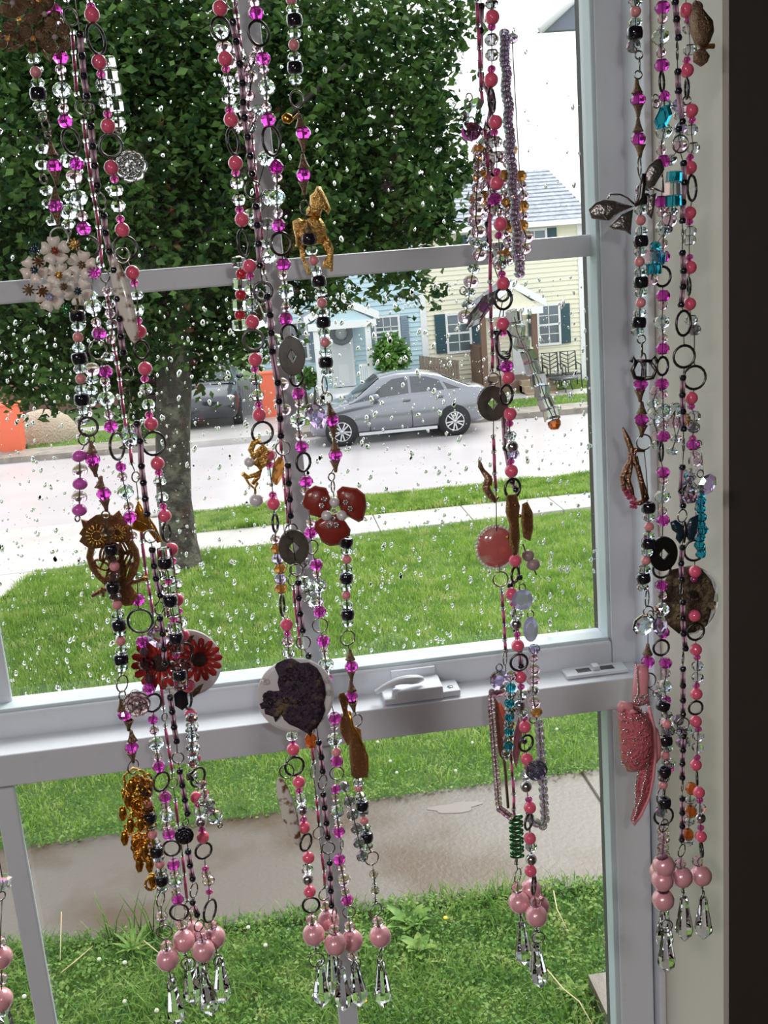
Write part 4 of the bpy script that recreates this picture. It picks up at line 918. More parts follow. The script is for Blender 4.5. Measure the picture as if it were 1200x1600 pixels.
def strand(spec, Y, label, name='bead_strand', cat='bead strand', group=None, tubes=None, top=True, dY=0.0, scale=1.0):
    E = parse(spec); e0 = E[0]; t = thing(name, label, cat, P(e0['x'], e0['y'], Y), group); n = len(E)
    wires = [[]]; 
    if top:
        d = P(e0['x'], e0['y'], Y); wires[0].append(np.array((d[0], d[1]+0, ZROD)))
    for i, e in enumerate(E):
        y = Y+dY*i/max(1, n-1); k = e['t']; p = P(e['x'], e['y'], y); m = mpp(e['x'], e['y'], y)
        a = E[max(0, i-1)]; c = E[min(n-1, i+1)]; ang = math.atan2((c['x']-a['x']), (c['y']-a['y'])+1e-6)-math.atan2(1138-e['x'], 7443-e['y'])
        if k in ('R', 'J'):
            w, h = e['sz'] or ((28, 32) if k == 'R' else (16, 18)); rw, rh = w/2*m, h/2*m; big = max(rw, rh)
            yaw = math.acos(max(.12, min(1, rw/rh))) if rw < rh else 0
            mb = MB().ring((0, 0, 0), big, big if rw >= rh else rh, .00095 if k == 'R' else .0006, 30 if k == 'R' else 20, 6, yaw, k == 'R')
            mb.v = [(v[0]+p[0], v[1]+p[1], v[2]+p[2]) for v in mb.v]
            part('textured_ring' if k == 'R' else 'jump_ring', mb, MT['gunmetal'] if k == 'R' else MT['steel'], t)
            wires[-1].append(p+np.array((0, 0, rh))); wires.append([p-np.array((0, 0, rh))])
        elif k == '.': wires[-1].append(p)
        elif k == '|': wires.append([])
        else:
            pl(k, e['x'], e['y'], y, t, -ang, scale); wires[-1].append(p)
            if k == 'D': wires[-1] = wires[-1][:-1]+[p+np.array((0, 0, .019))]; wires.append([])
        if tubes and i+1 < n and k in tubes[0] and E[i+1]['t'] in tubes[0]:
            q = P(E[i+1]['x'], E[i+1]['y'], y); d = q-p; L = np.linalg.norm(d)
            g = PROTO[k][2]*1.1
            if L > 3.2*g and L < .030:
                for off in ((-.0012, .0012) if tubes[1] == 2 else (0,)):
                    nm, me, _, lab = PROTO['tube' if tubes[1] == 2 else 'tube2']; ob = bpy.data.objects.new(nm, me); COL.objects.link(ob); ob.parent = t; ob['label'] = lab
                    ob.location = Vector((p+q)/2+np.array((off, 0, 0))-np.array(t['_o'])); ob.rotation_mode = 'QUATERNION'; ob.rotation_quaternion = Vector(d).to_track_quat('Z', 'X')
                    s_ = .85 if tubes[1] == 2 else 1.3; ob.scale = (s_, s_, L-1.4*g)
    mb = MB()
    for w in wires:
        if len(w) > 1: mb.tube(w, .00042, 5)
    if mb.v: part('wire', mb, MT['wire'], t)
    return t
ZROD = 4.1+.62
rod = thing('curtain_rod', 'dark rod above the window from which the bead strands hang', 'curtain rod', (0, .75, ZROD))
part('rod', MB().tube([(XL-.1, .75, ZROD+.008), (XR-.01, .75, ZROD+.008)], .009, 12), MT['gunmetal'], rod)
for x in (XL-.1, XR-.01): part('finial', MB().ball((x, .75, ZROD+.008), .016), MT['gunmetal'], rod)

# ------------------------------------------------------------------ cluster at left
strand('''c 52 92; p 56 113; c 59 130; k 60 147; c 62 166; J 67 182 12x12; J 72 196 8x24; J 75 212 8x10; n 80 233; M 85 259; u 87 277; n 86 304; M 87 322; u 89 340; J 93 370 28x26; . 100 400; . 112 460;
 k 121 494; c; p 122 527; c; k 124 560; c; p 126 592; c; k 128 624; c; c 130 657; R 138 667 27x28; J 143 686 8x12; n 143 699; M 145 718; u 148 735; n 157 754; M 162 771; u 165 789; J 165 804 12x12; c 168 830; k 174 858; c 176 872; p 179 885; c 178 900; k 177 918; c 180 932; p 183 945; c 184 961; k 186 977; c 187 988; p 189 1001; c; k 189 1030; c 190 1043; J 191 1068 14x26; J 191 1086 8x14; n 190 1102; M 195 1116; u 201 1133; n 206 1150; M 206 1167; u 207 1183; J 208 1198 14x22; C 227 1222; k 228 1233; c; p 231 1255; c; k 234 1278; c; p 238 1304; c; k 245 1330; c; p 250 1350; c; k 253 1375; c 254 1388; J 251 1405 10x22; x 252 1432; J 257 1456 24x20; x 260 1478; B 262 1499; s 264 1515; s; J 268 1536 12x20; D 273 1566''', .735, 'black barrel bead strand with antique cones, leftmost in left cluster', dY=.0)
strand('''M 85 17; o 88 32; R 91 60 22x30; M 95 90; o 95 109; s 97 122; O 97 141; s 100 158; o 99 170; M 102 189; R 111 221 21x38; M 120 256; Q 116 276; s 119 292; O 123 310; s 126 325; o 129 338; M 131 357; R 138 386 30x32; M 146 424; c 143 462; O 145 478; s; o 150 504; M 155 521; J 153 547 24x30; M 165 580; o 164 596; s 165 608; O 166 623; s; o 170 648; M 173 666; R 183 697 16x42; m 189 729; o 191 745; O 196 768; s; o 201 792; M 203 808; o 207 838; J 210 870 10x30; c 214 900; M 216 937; R 219 970 38x36; M 223 1002; o 226 1018; O 229 1037; s; o 233 1061; M 233 1075; R 239 1098 24x28; m 239 1124; o 241 1141; O 244 1162; s; o 246 1182; M 248 1197; R 252 1221 22x30; M 258 1245; o 259 1258; O 261 1273; s; o 260 1290; M 264 1303; R 268 1325 26x26; M 271 1351; o; O 274 1376; o 275 1393; M 278 1404; R 280 1425 28x26; x 284 1445; B 287 1470; s; s 289 1490; J 294 1505 22x20; D 298 1535''', .748, 'magenta bead strand with dark textured rings, in left cluster')
strand('''s 104 0; J 110 26 18x26; s 113 51; s 115 82; s 118 115; s 120 147; J 130 168 22x24; s 131 190; s 134 220; s 138 250; s 142 280; s 146 305; s 150 325; s 154 355; s 157 385; s 159 415; J 164 432 12x18; s 167 460; s 171 490; s 175 520; s 179 545; s 183 567; s 187 592; s 190 620; s 194 650; s 199 680; s 203 698; s 206 725; J 212 745 10x16; s 216 780; s 220 815; s 222 846; s 227 888; s 231 909; s 235 933; s 239 960; s 247 1020; s 251 1060; s 255 1105; J 257 1120 7x12; s 258 1135; s 263 1165; s 266 1187; s 269 1205; J 270 1224 14x16; s 274 1250; s 278 1287; J 281 1300 8x18; s 285 1335; s 288 1365; s 292 1405; J 294 1415 12x14; x 297 1430; B 303 1457; s 305 1475; D 315 1530''', .76, 'slim rose tube strand with clear seed beads, in left cluster', tubes=('s', 1))
strand('''b 125 54; b 128 88; b 131 119; b 136 151; J 139 169 16x18; b 142 198; b 145 229; b 148 259; b 152 290; J 158 315 10x26; b 162 337; b 165 364; b 171 393; b 178 422; b 184 467; b 187 498; b 189 526; b 193 551; J 199 584 18x22; . 203 620; c 201 672; O 203 685; b 214 662; b 219 689; b 221 728; b 224 754; b 227 779; b 230 803; J 235 838 20x20; b 238 859; b 241 884; b 244 904; b 251 930; J 249 950 12x20; b 250 966; b 254 990; b 256 1014; b 258 1037; J 263 1067 20x20; b 266 1090; b 269 1112; b 272 1136; b 276 1158; J 278 1184 18x18; b 281 1205; b 285 1227; b 289 1250; b 293 1271; J 290 1285 8x12; b 294 1331; b 297 1352; b 301 1373; J 303 1391 10x22; b 301 1410; b 308 1429; J 311 1446 14x18; x 315 1466; B 318 1485; s; s 320 1503; J 321 1512 10x14; D 324 1552''', .728, 'black seed bead strand with paired pink tubes, in left cluster', tubes=('b', 2))
strand('''s 140 2; f 142 10; P 144 23; R 150 61 22x44; P 155 97; f 158 116; w 160 133; w 165 160; f 168 178; P 169 197; R 173 228 34x34; P 174 262; f 179 280; w 182 297; w 185 322; f 188 342; P 191 359; R 196 388 33x36; P 207 426; f 210 442; c 214 461; w 215 484; f 216 501; P 218 518; R 221 547 20x28; P 227 576; f 226 592; w 228 608; w 232 632; f 233 648; P 236 662; R 240 693 34x36; P 246 724; f 248 738; w 250 752; w 253 777; f 255 791; P 257 806; R 260 832 9x28; P 268 858; f 270 876; w 272 890; w 275 912; P 277 937; f 280 955; w 283 972; P 286 993; R 288 1020 24x30; w 292 1040; P 295 1072; R 294 1094 8x26; P 298 1117; w 300 1134; c 302 1152; c 304 1168; P 304 1185; R 309 1214 20x30; P 307 1246; f; w 312 1268; i 314 1284; f; P 317 1308; R 318 1329 24x26; f 321 1357; o 322 1366; x 326 1376; f 327 1393; R 328 1423 17x34; x 330 1446; B 335 1465; s; s 338 1485; J 340 1500 12x16; D 346 1532''', .74, 'coral pink bead strand with large dark rings, in left cluster')
D = lambda spec, Y, label, **k: strand(spec, Y, label, name='bead_dangle', cat='bead dangle', top=False, **k)
D('J 131 686 15x18; g 124 712; Q 125 735; g 125 756; Q 124 777; g 124 797; J 121 810 6x9', .733, 'short dangle of three orchid pink beads hanging over the white road')
D('c 67 233; c 66 258; J 68 280 8x14; c 73 298; c 76 318; c 82 345', .745, 'short dangle of clear beads beside the uppermost left antique cone')
D('C 168 98; C 172 118; C 177 140; C 182 166; w 185 190; J 186 205 8x8', .75, 'dangle of clear cube beads behind upper left coral strand')
D('C 257 864; k 258 879; C 261 896; f 263 908; C 264 920; k 266 938; C 268 955; f 271 967; C 273 980; k 275 996; C 276 1012; f 275 1024; C 277 1040; k 281 1054; C 282 1068', .722, 'dangle of alternating black and ice cube beads right of the owl charm')
D('O 108 250; c 107 290; c 109 310; O 108 332; c 107 350; J 107 362 7x8', .752, 'dangle of clear faceted beads above the cream flower brooch')
D('o 168 455; c 170 475; o 172 490; c 176 506; o 173 530; c 170 557', .752, 'dangle of pale pink beads left of the streaked shell pendant')
D('Q 144 577; c 144 593; c 143 610; c 141 628; o 137 645; o 125 658', .744, 'dangle of clear faceted beads beside the black beads left of the magenta strand')
D('w 300 1212; s 308 1224; o 316 1226; o 320 1240; c 318 1252; c 327 1256; c 326 1268; o 330 1268; O 336 1276; J 344 1290 6x7', .732, 'cluster dangle of pale crystals pointing right above the left pearls')
D('c 299 1122; c 299 1140; c 300 1152; c 300 1167; c 302 1180; c 302 1192', .728, 'straight dangle of small clear beads by the sash rail')
# ------------------------------------------------------------------ cluster at centre left
strand('''P 344 13; R 345 45 28x34; P 352 92; f 353 108; w 356 126; w 358 155; f 358 172; P 361 187; R 364 221 17x38; P 368 255; f 368 270; w 370 286; w 373 312; f 374 328; P 378 343; R 380 380 16x40; P 390 416; f 391 431; w; w 394 475; P 394 503; R 396 531 31x30; P 399 562; f 398 577; w 400 593; w 402 618; f 404 632; P 405 648; R 410 676 32x34; P 419 711; f 421 726; . 423 748; s 425 757; f 426 773; P 427 787; R 430 817 8x28; o 430 842; a 433 857; l 434 873; a 438 888; l 438 904; a 439 919; R 441 946 6x32; P 448 976; f 449 990; x 450 1002; w 451 1020; . 453 1100; w 456 1150; f 457 1158; P 458 1171; R 460 1197 29x30; P 467 1222; f 467 1235; w 470 1248; i 472 1265; f 474 1280; P 475 1293; R 478 1316 18x26; P 482 1340; w 480 1358; i 481 1374; P 484 1393; R 486 1414 26x23; x 487 1438; B 490 1460; s; s 493 1480; J 495 1500 24x22; D 502 1537''', .735, 'coral pink bead strand with textured rings, leftmost in centre cluster')
strand('''s 366 0; s 370 25; s 373 50; s 377 80; s 381 110; s 385 140; s 388 170; s 391 200; s 394 222; s 397 252; s 400 285; s 404 320; s 407 350; s 410 382; s 412 425; J 413 438 8x18; s 417 470; s 421 500; s 424 530; s 427 560; s 430 590; s 434 620; s 436 650; s 438 680; s 440 706; s 442 737; s 445 760; s 448 790; s 451 820; J 457 905 14x20; s 459 918; s 461 945; s 465 975; s 470 1010; . 480 1100; s 487 1160; s 490 1190; J 489 1205 8x22; s 494 1245; s 496 1262; s 498 1287; J 498 1301 18x20; s 502 1330; s 506 1360; s 508 1385; J 507 1397 18x20; x 508 1416; B 513 1438; s 515 1455; D 520 1520''', .757, 'slim rose tube strand with clear seed beads, in centre cluster', tubes=('s', 1))
strand('''J 362 5 16x14; b 364 35; b 369 65; b 375 100; b 379 130; b 380 160; b 382 184; b 387 214; b 391 244; b 394 272; J 396 297 26x28; b 400 323; b 402 352; b 404 381; b 406 415; R 411 455 28x26; b 418 463; b 422 492; b 424 520; b 425 549; b 434 598; b 436 627; b 438 654; b 439 681; J 442 700 22x22; b 450 727; b 451 755; b 453 780; b 454 806; J 455 830 20x24; J 463 890 20x18; b 466 910; b 467 934; b 469 959; b 473 985; J 474 1004 22x22; b 482 1025; . 490 1100; b 498 1160; b 502 1183; b 504 1205; J 504 1222 14x22; b 505 1241; b 507 1262; b 510 1286; b 512 1308; J 513 1325 20x20; b 515 1348; b 516 1372; b 517 1392; b 518 1415; J 522 1430 8x22; x 522 1453; B 524 1475; s; s 527 1496; J 530 1508 8x14; D 535 1545''', .728, 'black seed bead strand with paired pink tubes, in centre cluster', tubes=('b', 2))
strand('''o 397 4; M 400 21; R 404 52 31x36; M 411 92; o 412 108; s; O 416 137; s; o 416 168; M 419 187; R 424 220 28x44; m 432 258; M 432 262; o 433 277; s; O 432 308; s; o 434 333; M 435 352; R 439 381 32x34; M 443 413; o 442 429; s; O 447 455; s; o 447 480; M 446 498; R 452 522 25x30; R 463 590 20x26; M 466 615; o 467 630; s; O 465 657; s; o 468 681; M 471 698; R 474 722 22x29; M 478 752; o 477 767; c 480 785; o 485 817; M 485 832; J 488 855 18x22; M 494 882; o 495 896; O 498 915; s; o 499 940; M 499 955; J 500 977 24x24; M 505 1001; o 506 1014; s; O 509 1038; s; m 512 1060; . 518 1100; M 523 1122; o 522 1134; O 523 1155; s; p 526 1175; M 526 1189; J 526 1208 22x20; m 524 1233; o 524 1246; O 526 1268; s; o 528 1287; M 529 1299; J 534 1320 5x14; M 530 1343; o 533 1355; Q 537 1374; o 539 1394; M 542 1406; J 545 1425 20x20; x 546 1448; B 550 1470; s; x 551 1492; J 556 1508 16x20; D 558 1537''', .742, 'magenta bead strand with round textured rings, in centre cluster')
strand('''p 455 0; c 457 15; k 460 32; c 460 52; p 459 70; c 460 89; k 461 106; c 462 125; J 464 155 22x26; n 469 190; M 474 208; u 474 226; n 474 252; M 474 273; u 475 293; J 477 325 16x22; c 483 360; k 483 374; c 487 392; p 490 407; c 494 423; k 498 440; c 501 456; p 503 473; c; k 505 503; c; p 508 535; c; k 509 566; c 511 581; J 507 602 9x28; J 510 622 18x16; n 516 640; M 519 656; u 521 674; n 523 695; M 524 711; u 524 728; J 518 745 10x12; J 520 760 6x18; . 525 820; k 541 847; c; p 542 874; c; k 541 903; c; p 541 930; c; k 543 960; c 543 973; J 543 997 23x24; n 547 1023; M 549 1041; u 549 1055; n 549 1072; M 549 1087; u 552 1104; J 557 1126 18x20; . 560 1180; c 560 1222; p 560 1231; c 563 1245; k 566 1258; c 567 1269; p 569 1282; c 571 1294; k 573 1308; c 574 1322; J 581 1341 21x22; o 584 1366; s; s; o 586 1391; s; J 587 1422 19x22; x 590 1441; B 594 1463; s; s 596 1482; J 593 1498 8x14; J 597 1508 8x16; D 597 1537''', .75, 'black barrel bead strand with antique cones, rightmost in centre cluster')
D('C 374 409; r 377 428; C 375 444; r 376 460; C 374 476; r 375 492; C 375 508', .745, 'dangle of ice cube and red beads left of centre cluster')
D('h 537 1229; h 546 1252; h 551 1273; h 557 1295; h 561 1317; h 566 1338', .745, 'dangle of smoky faceted beads at the lower centre cluster')
D('O 344 52; Q 350 75; o 357 90; o 362 100; o 370 78; c 375 90; o 384 105; x 378 120; c 366 140; o 380 138; x 392 120; o 390 150; x 398 92; o 402 78; c 372 168; o 383 178; x 392 185; c 403 172; c 392 200; o 375 196', .752, 'tangled cluster dangle of pale pink crystals in upper centre cluster')
D('O 416 248; c 390 335; c 398 348; O 420 310; h 418 350; c 416 380; O 420 400', .757, 'dangle of clear and smoky beads behind the centre seed strand')
D('c 420 505; O 432 533; c 430 565; Q 440 600; x 445 640', .76, 'dangle of clear and pink beads behind the upper donut charm')
D('h 476 880; O 475 910; c 482 922; O 490 937; J 478 932 18x14', .755, 'short dangle of smoky clear beads beside the magenta strand below lower donut')
# ------------------------------------------------------------------ cluster at centre right
strand('''c 768 6; P 769 27; f 768 42; w 768 62; w 769 86; f 768 108; P 767 125; R 768 157 17x36; P 774 191; f 772 207; w 774 222; w 776 245; f 776 268; P 776 286; J 774 300 20x16; M 772 311; w 776 328; P 782 350; f 779 368; c 780 385; O 782 410; f 784 428; P 786 443; R 786 467 30x32; P 785 506; f 786 520; R 787 537 31x42; w 788 556; M 791 572; P 794 590; R 791 617 24x30; P 797 647; f 796 662; c 797 680; i 800 698; l 802 709; f 798 721; P 799 736; R 801 763 27x30; . 804 820; P 805 876; R 805 898 16x24; P 799 928; f 802 943; w 806 959; i 806 975; f 808 991; P 809 1009; R 811 1035 27x27; P 813 1058; f 814 1073; w 814 1086; i 812 1102; w 816 1113; f 819 1122; P 820 1136; R 822 1161 24x26; P 823 1186; f 824 1199; w 823 1211; i 822 1229; f 826 1249; P 828 1262; R 826 1284 16x24; P 828 1310; w 830 1323; i 830 1343; P 829 1361; R 834 1383 12x28; x 837 1410; B 838 1431; s; s 838 1452; J 841 1465 20x20; D 841 1508''', .735, 'coral pink bead strand with textured rings, in right centre cluster')
strand('''s 745 2; s 747 40; s 749 75; s 751 110; s 752 140; s 755 175; s 757 200; s 760 235; s 763 265; s 765 300; s 765 330; s 766 390; s 766 440; s 767 470; s 767 500; s 769 525; s 770 552; s 769 578; J 771 592 18x18; s 771 682; s 772 706; s 773 740; s 775 765; . 776 850; J 782 905 24x24; s 784 925; s 786 950; s 788 976; s 789 1000; s 790 1017; J 789 1028 10x22; . 792 1090; s 797 1160; s 799 1190; s 801 1215; s 803 1240; s 803 1265; s 804 1285; s 806 1310; s 807 1332; s 807 1348; J 809 1368 14x22; x 808 1388; B 811 1410; s; s 813 1430; J 814 1440 8x12; D 817 1474''', .752, 'slim rose tube strand with clear seed beads, in right centre cluster', tubes=('s', 1))
strand('''b 752 10; b 751 48; b 751 116; b 770 160; b 762 200; b 766 240; b 770 275; b 774 318; b 762 350; b 764 376; b 766 400; R 785 460 20x18; b 775 520; b 780 575; b 786 640; b 790 700; b 800 752; b 806 765; b 812 902; b 797 915; b 806 985; b 812 1015; b 814 1041; b 812 1100; b 819 1158; b 822 1210; b 826 1270; b 832 1340; x 838 1390; B 829 1390; x 842 1402; B 842 1416; s 842 1440; D 838 1490''', .762, 'black seed bead strand mostly hidden inside right centre cluster', tubes=('b', 2))
D('c 762 225; o 748 243; o 747 260; o 746 277; o 745 294; Q 744 311; Q 744 328; Q 743 345; Q 747 362; c 744 380; c 755 385; Q 749 398; c 740 420; Q 736 440; c 733 457; c 731 475; Q 727 494', .745, 'hanging chain of pale pink and clear balls left in right centre cluster')
D('; '.join('q %d %d' % (788+24*(i/47)**1.2+1.5*math.sin(i), 52+i*8) for i in range(48)), .715, 'long mauve crystal rope hanging nearest to the lens in right centre cluster', scale=.85)
D('o 790 60; q 800 60; a 812 275; o 815 290; o 818 306; a 816 322; o 818 338; a 815 352; Q 822 370; x 820 388; o 814 402', .75, 'dangle of blush faceted beads right of the mauve crystal rope')
D('A 803 495; A 808 517; A 816 536; A 826 556; A 832 575; A 841 593; A 847 612; A 853 630; A 861 647; N 866 661', .742, 'slanting dangle of clear crystal cubes crossing the cream house')
D('; '.join('%s %d %d' % ('oxca'[i % 4], 757+9*math.sin(i*1.7), 205+i*9.5) for i in range(15)), .757, 'tangled blush and clear bead dangle in the upper right centre cluster')
D('; '.join('%s %d %d' % ('oaxo'[i % 4], 793+6*math.sin(i*2.1), 225+i*10) for i in range(19)), .757, 'second blush and amber bead dangle behind the coral strand in right centre cluster')
D('; '.join('z %.1f %.1f' % p for p in [(785-i*3.2, 1084-abs(i-3)*1.0) for i in range(6)]+[(766.5+i*.55, 1090+i*7.2) for i in range(24)]+[(781+i*4, 1264+i*3) for i in range(5)]), .74, 'long pink crystal loop at the left of the reddish wing charm', scale=1.15)
D('; '.join('y %.1f %.1f' % p for p in [(842+i*.75, 1130+i*11.5) for i in range(14)]+[(848, 1290), (838, 1286), (828, 1278)]), .742, 'mauve pink crystal loop at the right of the lower coral strand', scale=1.1)
D('x 797 1056; t 798 1074; c 797 1086; t 796 1098; c 797 1109; t 796 1120; c 795 1132; t 795 1142; c 794 1153; t 794 1165; c 792 1177; s 791 1185', .733, 'dangle of teal and clear crystals below the aurora crystal')
D('l 835 1014; o 834 1028; Q 833 1046; Q 833 1062; c 833 1079; Q 834 1097; a 838 1112; J 833 1124 12x12', .74, 'dangle of pink crystal balls beside the lower coral strand')
# ------------------------------------------------------------------ cluster at right, before the reveal
strand('''c 993 3; p 993 18; c 993 36; k 992 52; h 990 72; J 998 86 12x12; J 999 101 7x22; J 997 117 12x12; n 995 136; M 997 156; u 997 172; n 997 196; M 997 217; u 1000 236; J 999 260 14x28; . 1003 290; h 1004 296; k 1004 312; c 1001 328; p 1001 344; c 1002 361; k 1001 377; c; p 999 409; c; k 1001 441; c; p 1001 473; c; k 998 504; c 996 518; J 1002 530 13x13; J 1003 546 8x20; J 1005 562 14x20; . 1002 585; M 1001 600; u 1000 618; n 1003 638; M 1002 656; u 1003 673; J 1006 691 24x24; . 1010 740; k 1013 793; c; p 1014 823; c; k 1013 849; c; p 1009 876; c; k 1005 903; c 1004 917; J 1011 935 14x26; J 1013 955 16x16; n 1012 1015; M 1012 1034; J 1013 1063 24x24; c 1028 1085; k 1036 1103; c 1042 1116; p 1042 1131; h 1045 1142; k 1040 1157; c 1042 1168; p 1039 1180; c 1046 1192; k 1038 1205; c; p 1036 1226; J 1032 1243 18x24; k 1038 1254; h 1033 1268; J 1037 1290 18x20; x 1037 1310; x 1036 1325; x 1035 1340; B 1037 1352; B 1035 1375; x 1036 1390; B 1036 1406; s; J 1040 1447 22x22; D 1041 1484''', .72, 'black barrel bead strand with antique cones, leftmost before the beige reveal')
strand('''M 1035 12; o 1035 29; s; O 1032 58; s; o 1033 82; M 1034 102; R 1034 128 16x28; m 1038 150; O 1037 205; s 1034 222; o 1033 235; M 1036 252; . 1035 285; M 1033 315; o 1034 331; s; O 1037 356; s; o 1036 381; M 1036 401; R 1035 432 29x30; M 1036 462; o 1036 477; O 1034 503; s; o 1036 529; M 1035 545; R 1035 572 24x28; M 1034 600; o 1036 616; O 1036 641; s; o 1037 664; M 1036 682; R 1033 706 15x28; M 1036 738; o 1037 750; s; O 1035 776; o 1035 799; M 1036 813; . 1034 865; R 1034 889 28x24; M 1033 915; o 1035 930; O 1034 952; o 1036 975; M 1036 988; R 1033 1012 25x25; M 1040 1036; o 1041 1052; O 1038 1072; m 1041 1094; O 1041 1130; M 1043 1200; R 1037 1275 30x30; x 1036 1300; x 1037 1335; B 1032 1362; s 1040 1385; D 1038 1450''', .738, 'magenta bead strand with textured rings, before the beige reveal')
strand('''b 1055 3; b 1057 30; b 1060 59; J 1058 80 12x26; b 1059 112; b 1060 142; b 1066 190; b 1060 202; J 1063 225 26x26; b 1068 255; b 1069 285; b 1067 316; b 1066 345; J 1066 368 8x24; b 1066 395; b 1068 423; b 1067 448; b 1064 476; R 1068 505 32x38; R 1069 557 34x34; b 1067 590; b 1066 617; b 1067 643; b 1068 670; J 1068 695 10x20; b 1066 730; b 1064 767; b 1067 790; J 1066 806 18x20; b 1066 855; b 1064 880; b 1065 905; J 1065 920 12x20; b 1067 941; b 1067 966; b 1068 990; b 1071 1013; J 1067 1028 9x18; b 1067 1045; b 1067 1071; b 1067 1094; b 1067 1116; J 1067 1131 20x18; b 1068 1150; b 1067 1172; b 1066 1193; b 1066 1215; J 1066 1227 9x18; b 1066 1248; b 1066 1270; b 1066 1291; b 1065 1312; J 1065 1329 16x20; x 1063 1350; B 1065 1370; s 1068 1392; D 1069 1435''', .732, 'black seed bead strand with pink tubes, before the beige reveal', tubes=('b', 2))
strand('''P 1072 16; f 1075 32; w 1077 44; w 1078 78; f 1073 94; P 1073 110; R 1073 139 6x28; J 1073 157 13x13; P 1080 173; f 1081 188; w 1080 203; w 1083 231; f 1078 246; P 1078 262; R 1081 294 26x38; P 1077 333; f 1077 347; w 1078 361; w 1077 375; f 1077 402; P 1078 418; R 1076 447 6x26; P 1077 475; w 1080 500; h 1085 515; R 1085 590 36x36; P 1080 622; f 1080 635; w 1085 650; h 1084 668; f 1082 685; M 1083 695; x 1085 720; w 1078 740; m 1087 772; f 1088 830; R 1085 860 33x32; P 1086 893; f 1084 905; w 1083 930; P 1085 962; R 1087 987 27x26; P 1087 1015; f 1089 1027; w 1090 1040; w 1090 1058; f 1088 1071; P 1088 1084; R 1087 1106 22x18; P 1087 1127; f 1091 1139; w 1091 1150; w 1090 1168; f 1089 1183; P 1087 1195; R 1089 1216 7x20; P 1092 1238; f; w 1094 1262; i 1094 1278; f 1095 1293; P 1095 1307; R 1096 1327 5x22; x 1090 1346; B 1095 1368; s; s 1097 1385; J 1098 1398 8x12; D 1099 1434''', .745, 'coral pink bead strand with textured rings, rightmost of all before the reveal')
D('T 1053 277; A 1051 295; T 1052 314; c 1050 330; Q 1046 345; c 1041 358; t 1024 385; T 1028 402; A 1018 402; T 1022 420; x 1018 437', .73, 'dangle of teal and clear cube beads before the beige reveal')
D('c 1040 165; l 1060 165; c 1062 180; l 1064 200; c 1060 215; x 1063 228; c 1048 250', .74, 'dangle of violet tinted clear beads in the upper right cluster')
D('x 1025 610; c 1020 630; O 1024 645; c 1022 660; x 1028 680; c 1027 695; O 1055 640; x 1052 660; c 1056 685; c 1050 705; x 1064 660; a 1070 655; c 1082 660', .755, 'tangled clear crystal dangle in the middle of the right cluster')
D('l 1078 745; x 1082 775; l 1075 760; t 1096 770; t 1095 783; t 1094 795; t 1096 808; t 1094 820; t 1098 828; t 1094 840; t 1093 852; t 1095 865', .727, 'turquoise bead dangle hanging below the aurora crystals at right')
D('N 1080 1232; c 1078 1250; N 1079 1268; c 1077 1283; N 1075 1304; c 1076 1315', .752, 'short dangle of orange and clear beads low in the right cluster')
D('h 1060 1125; c 1058 1140; h 1066 1145; c 1074 1140; h 1065 1160; c 1072 1160', .75, 'small knot of smoky beads on the right seed strand')
strand('''A 5 1378; J 2 1400 10x14; x 0 1472; B 1 1496; x 3 1530; B 2 1562; s 6 1583; D 10 1600''', .73, 'strand with two pink pearls at the far left edge of the frame')

# ------------------------------------------------------------------ charms hanging in the strands
def ctg(name, label, px, py, Y): return thing(name, label, 'charm', P(px, py, Y))
def crop(ox, oy, s): return lambda pts: [(ox+a/s, oy+b_/s) for a, b_ in pts]
def wirepx(pts, Y, r, mb=None, n=6, closed=False, dz=None):
    q = [P(p[0], p[1], Y+(p[2] if len(p) > 2 else 0)) for p in pts]; return (mb or MB()).tube(q, r, n, closed)
def ballpx(px, py, Y, rpx, mb=None, ry=None, flat=.8, n=12, m=8):
    k = mpp(px, py, Y); return (mb or MB()).ball(P(px, py, Y), rpx*k, rpx*k*flat, (ry or rpx)*k, n, m)
def petals(cx, cy, Y, r, n, w, mb=None, cup=.0, ph=0, notch=0, sx=1.0):
    mb = mb or MB(); c = P(cx, cy, Y); k = mpp(cx, cy, Y)*r
    for i in range(n):
        a = 2*math.pi*i/n+ph; d = np.array((math.cos(a)*sx, 0, math.sin(a))); s_ = np.array((-math.sin(a)*sx, 0, math.cos(a))); v = [c+d*k*.12]
        prof = [(.35, .65), (.7, 1), (.92, .8), (1.0-notch, 0), (.92, -.8), (.7, -1), (.35, -.65)]
        for u, q in prof: v.append(c+d*k*u+s_*k*w*q+np.array((0, -cup*k*u*u, 0)))
        v.append(c+d*k*.6+np.array((0, .12*k-cup*k*.3, 0)))
        f = [(8, j, j+1) for j in range(1, 7)]+[(8, 0, 1), (8, 7, 0)]
        vb = [p+np.array((0, .0009, 0)) for p in v]; nn = len(v)
        edge = list(range(8)); F2 = [tuple(x+nn for x in q) for q in f]+[(edge[j], edge[(j+1) % 8], edge[(j+1) % 8]+nn, edge[j]+nn) for j in range(8)]
        mb.add(v+vb, f+F2, True)
    return mb
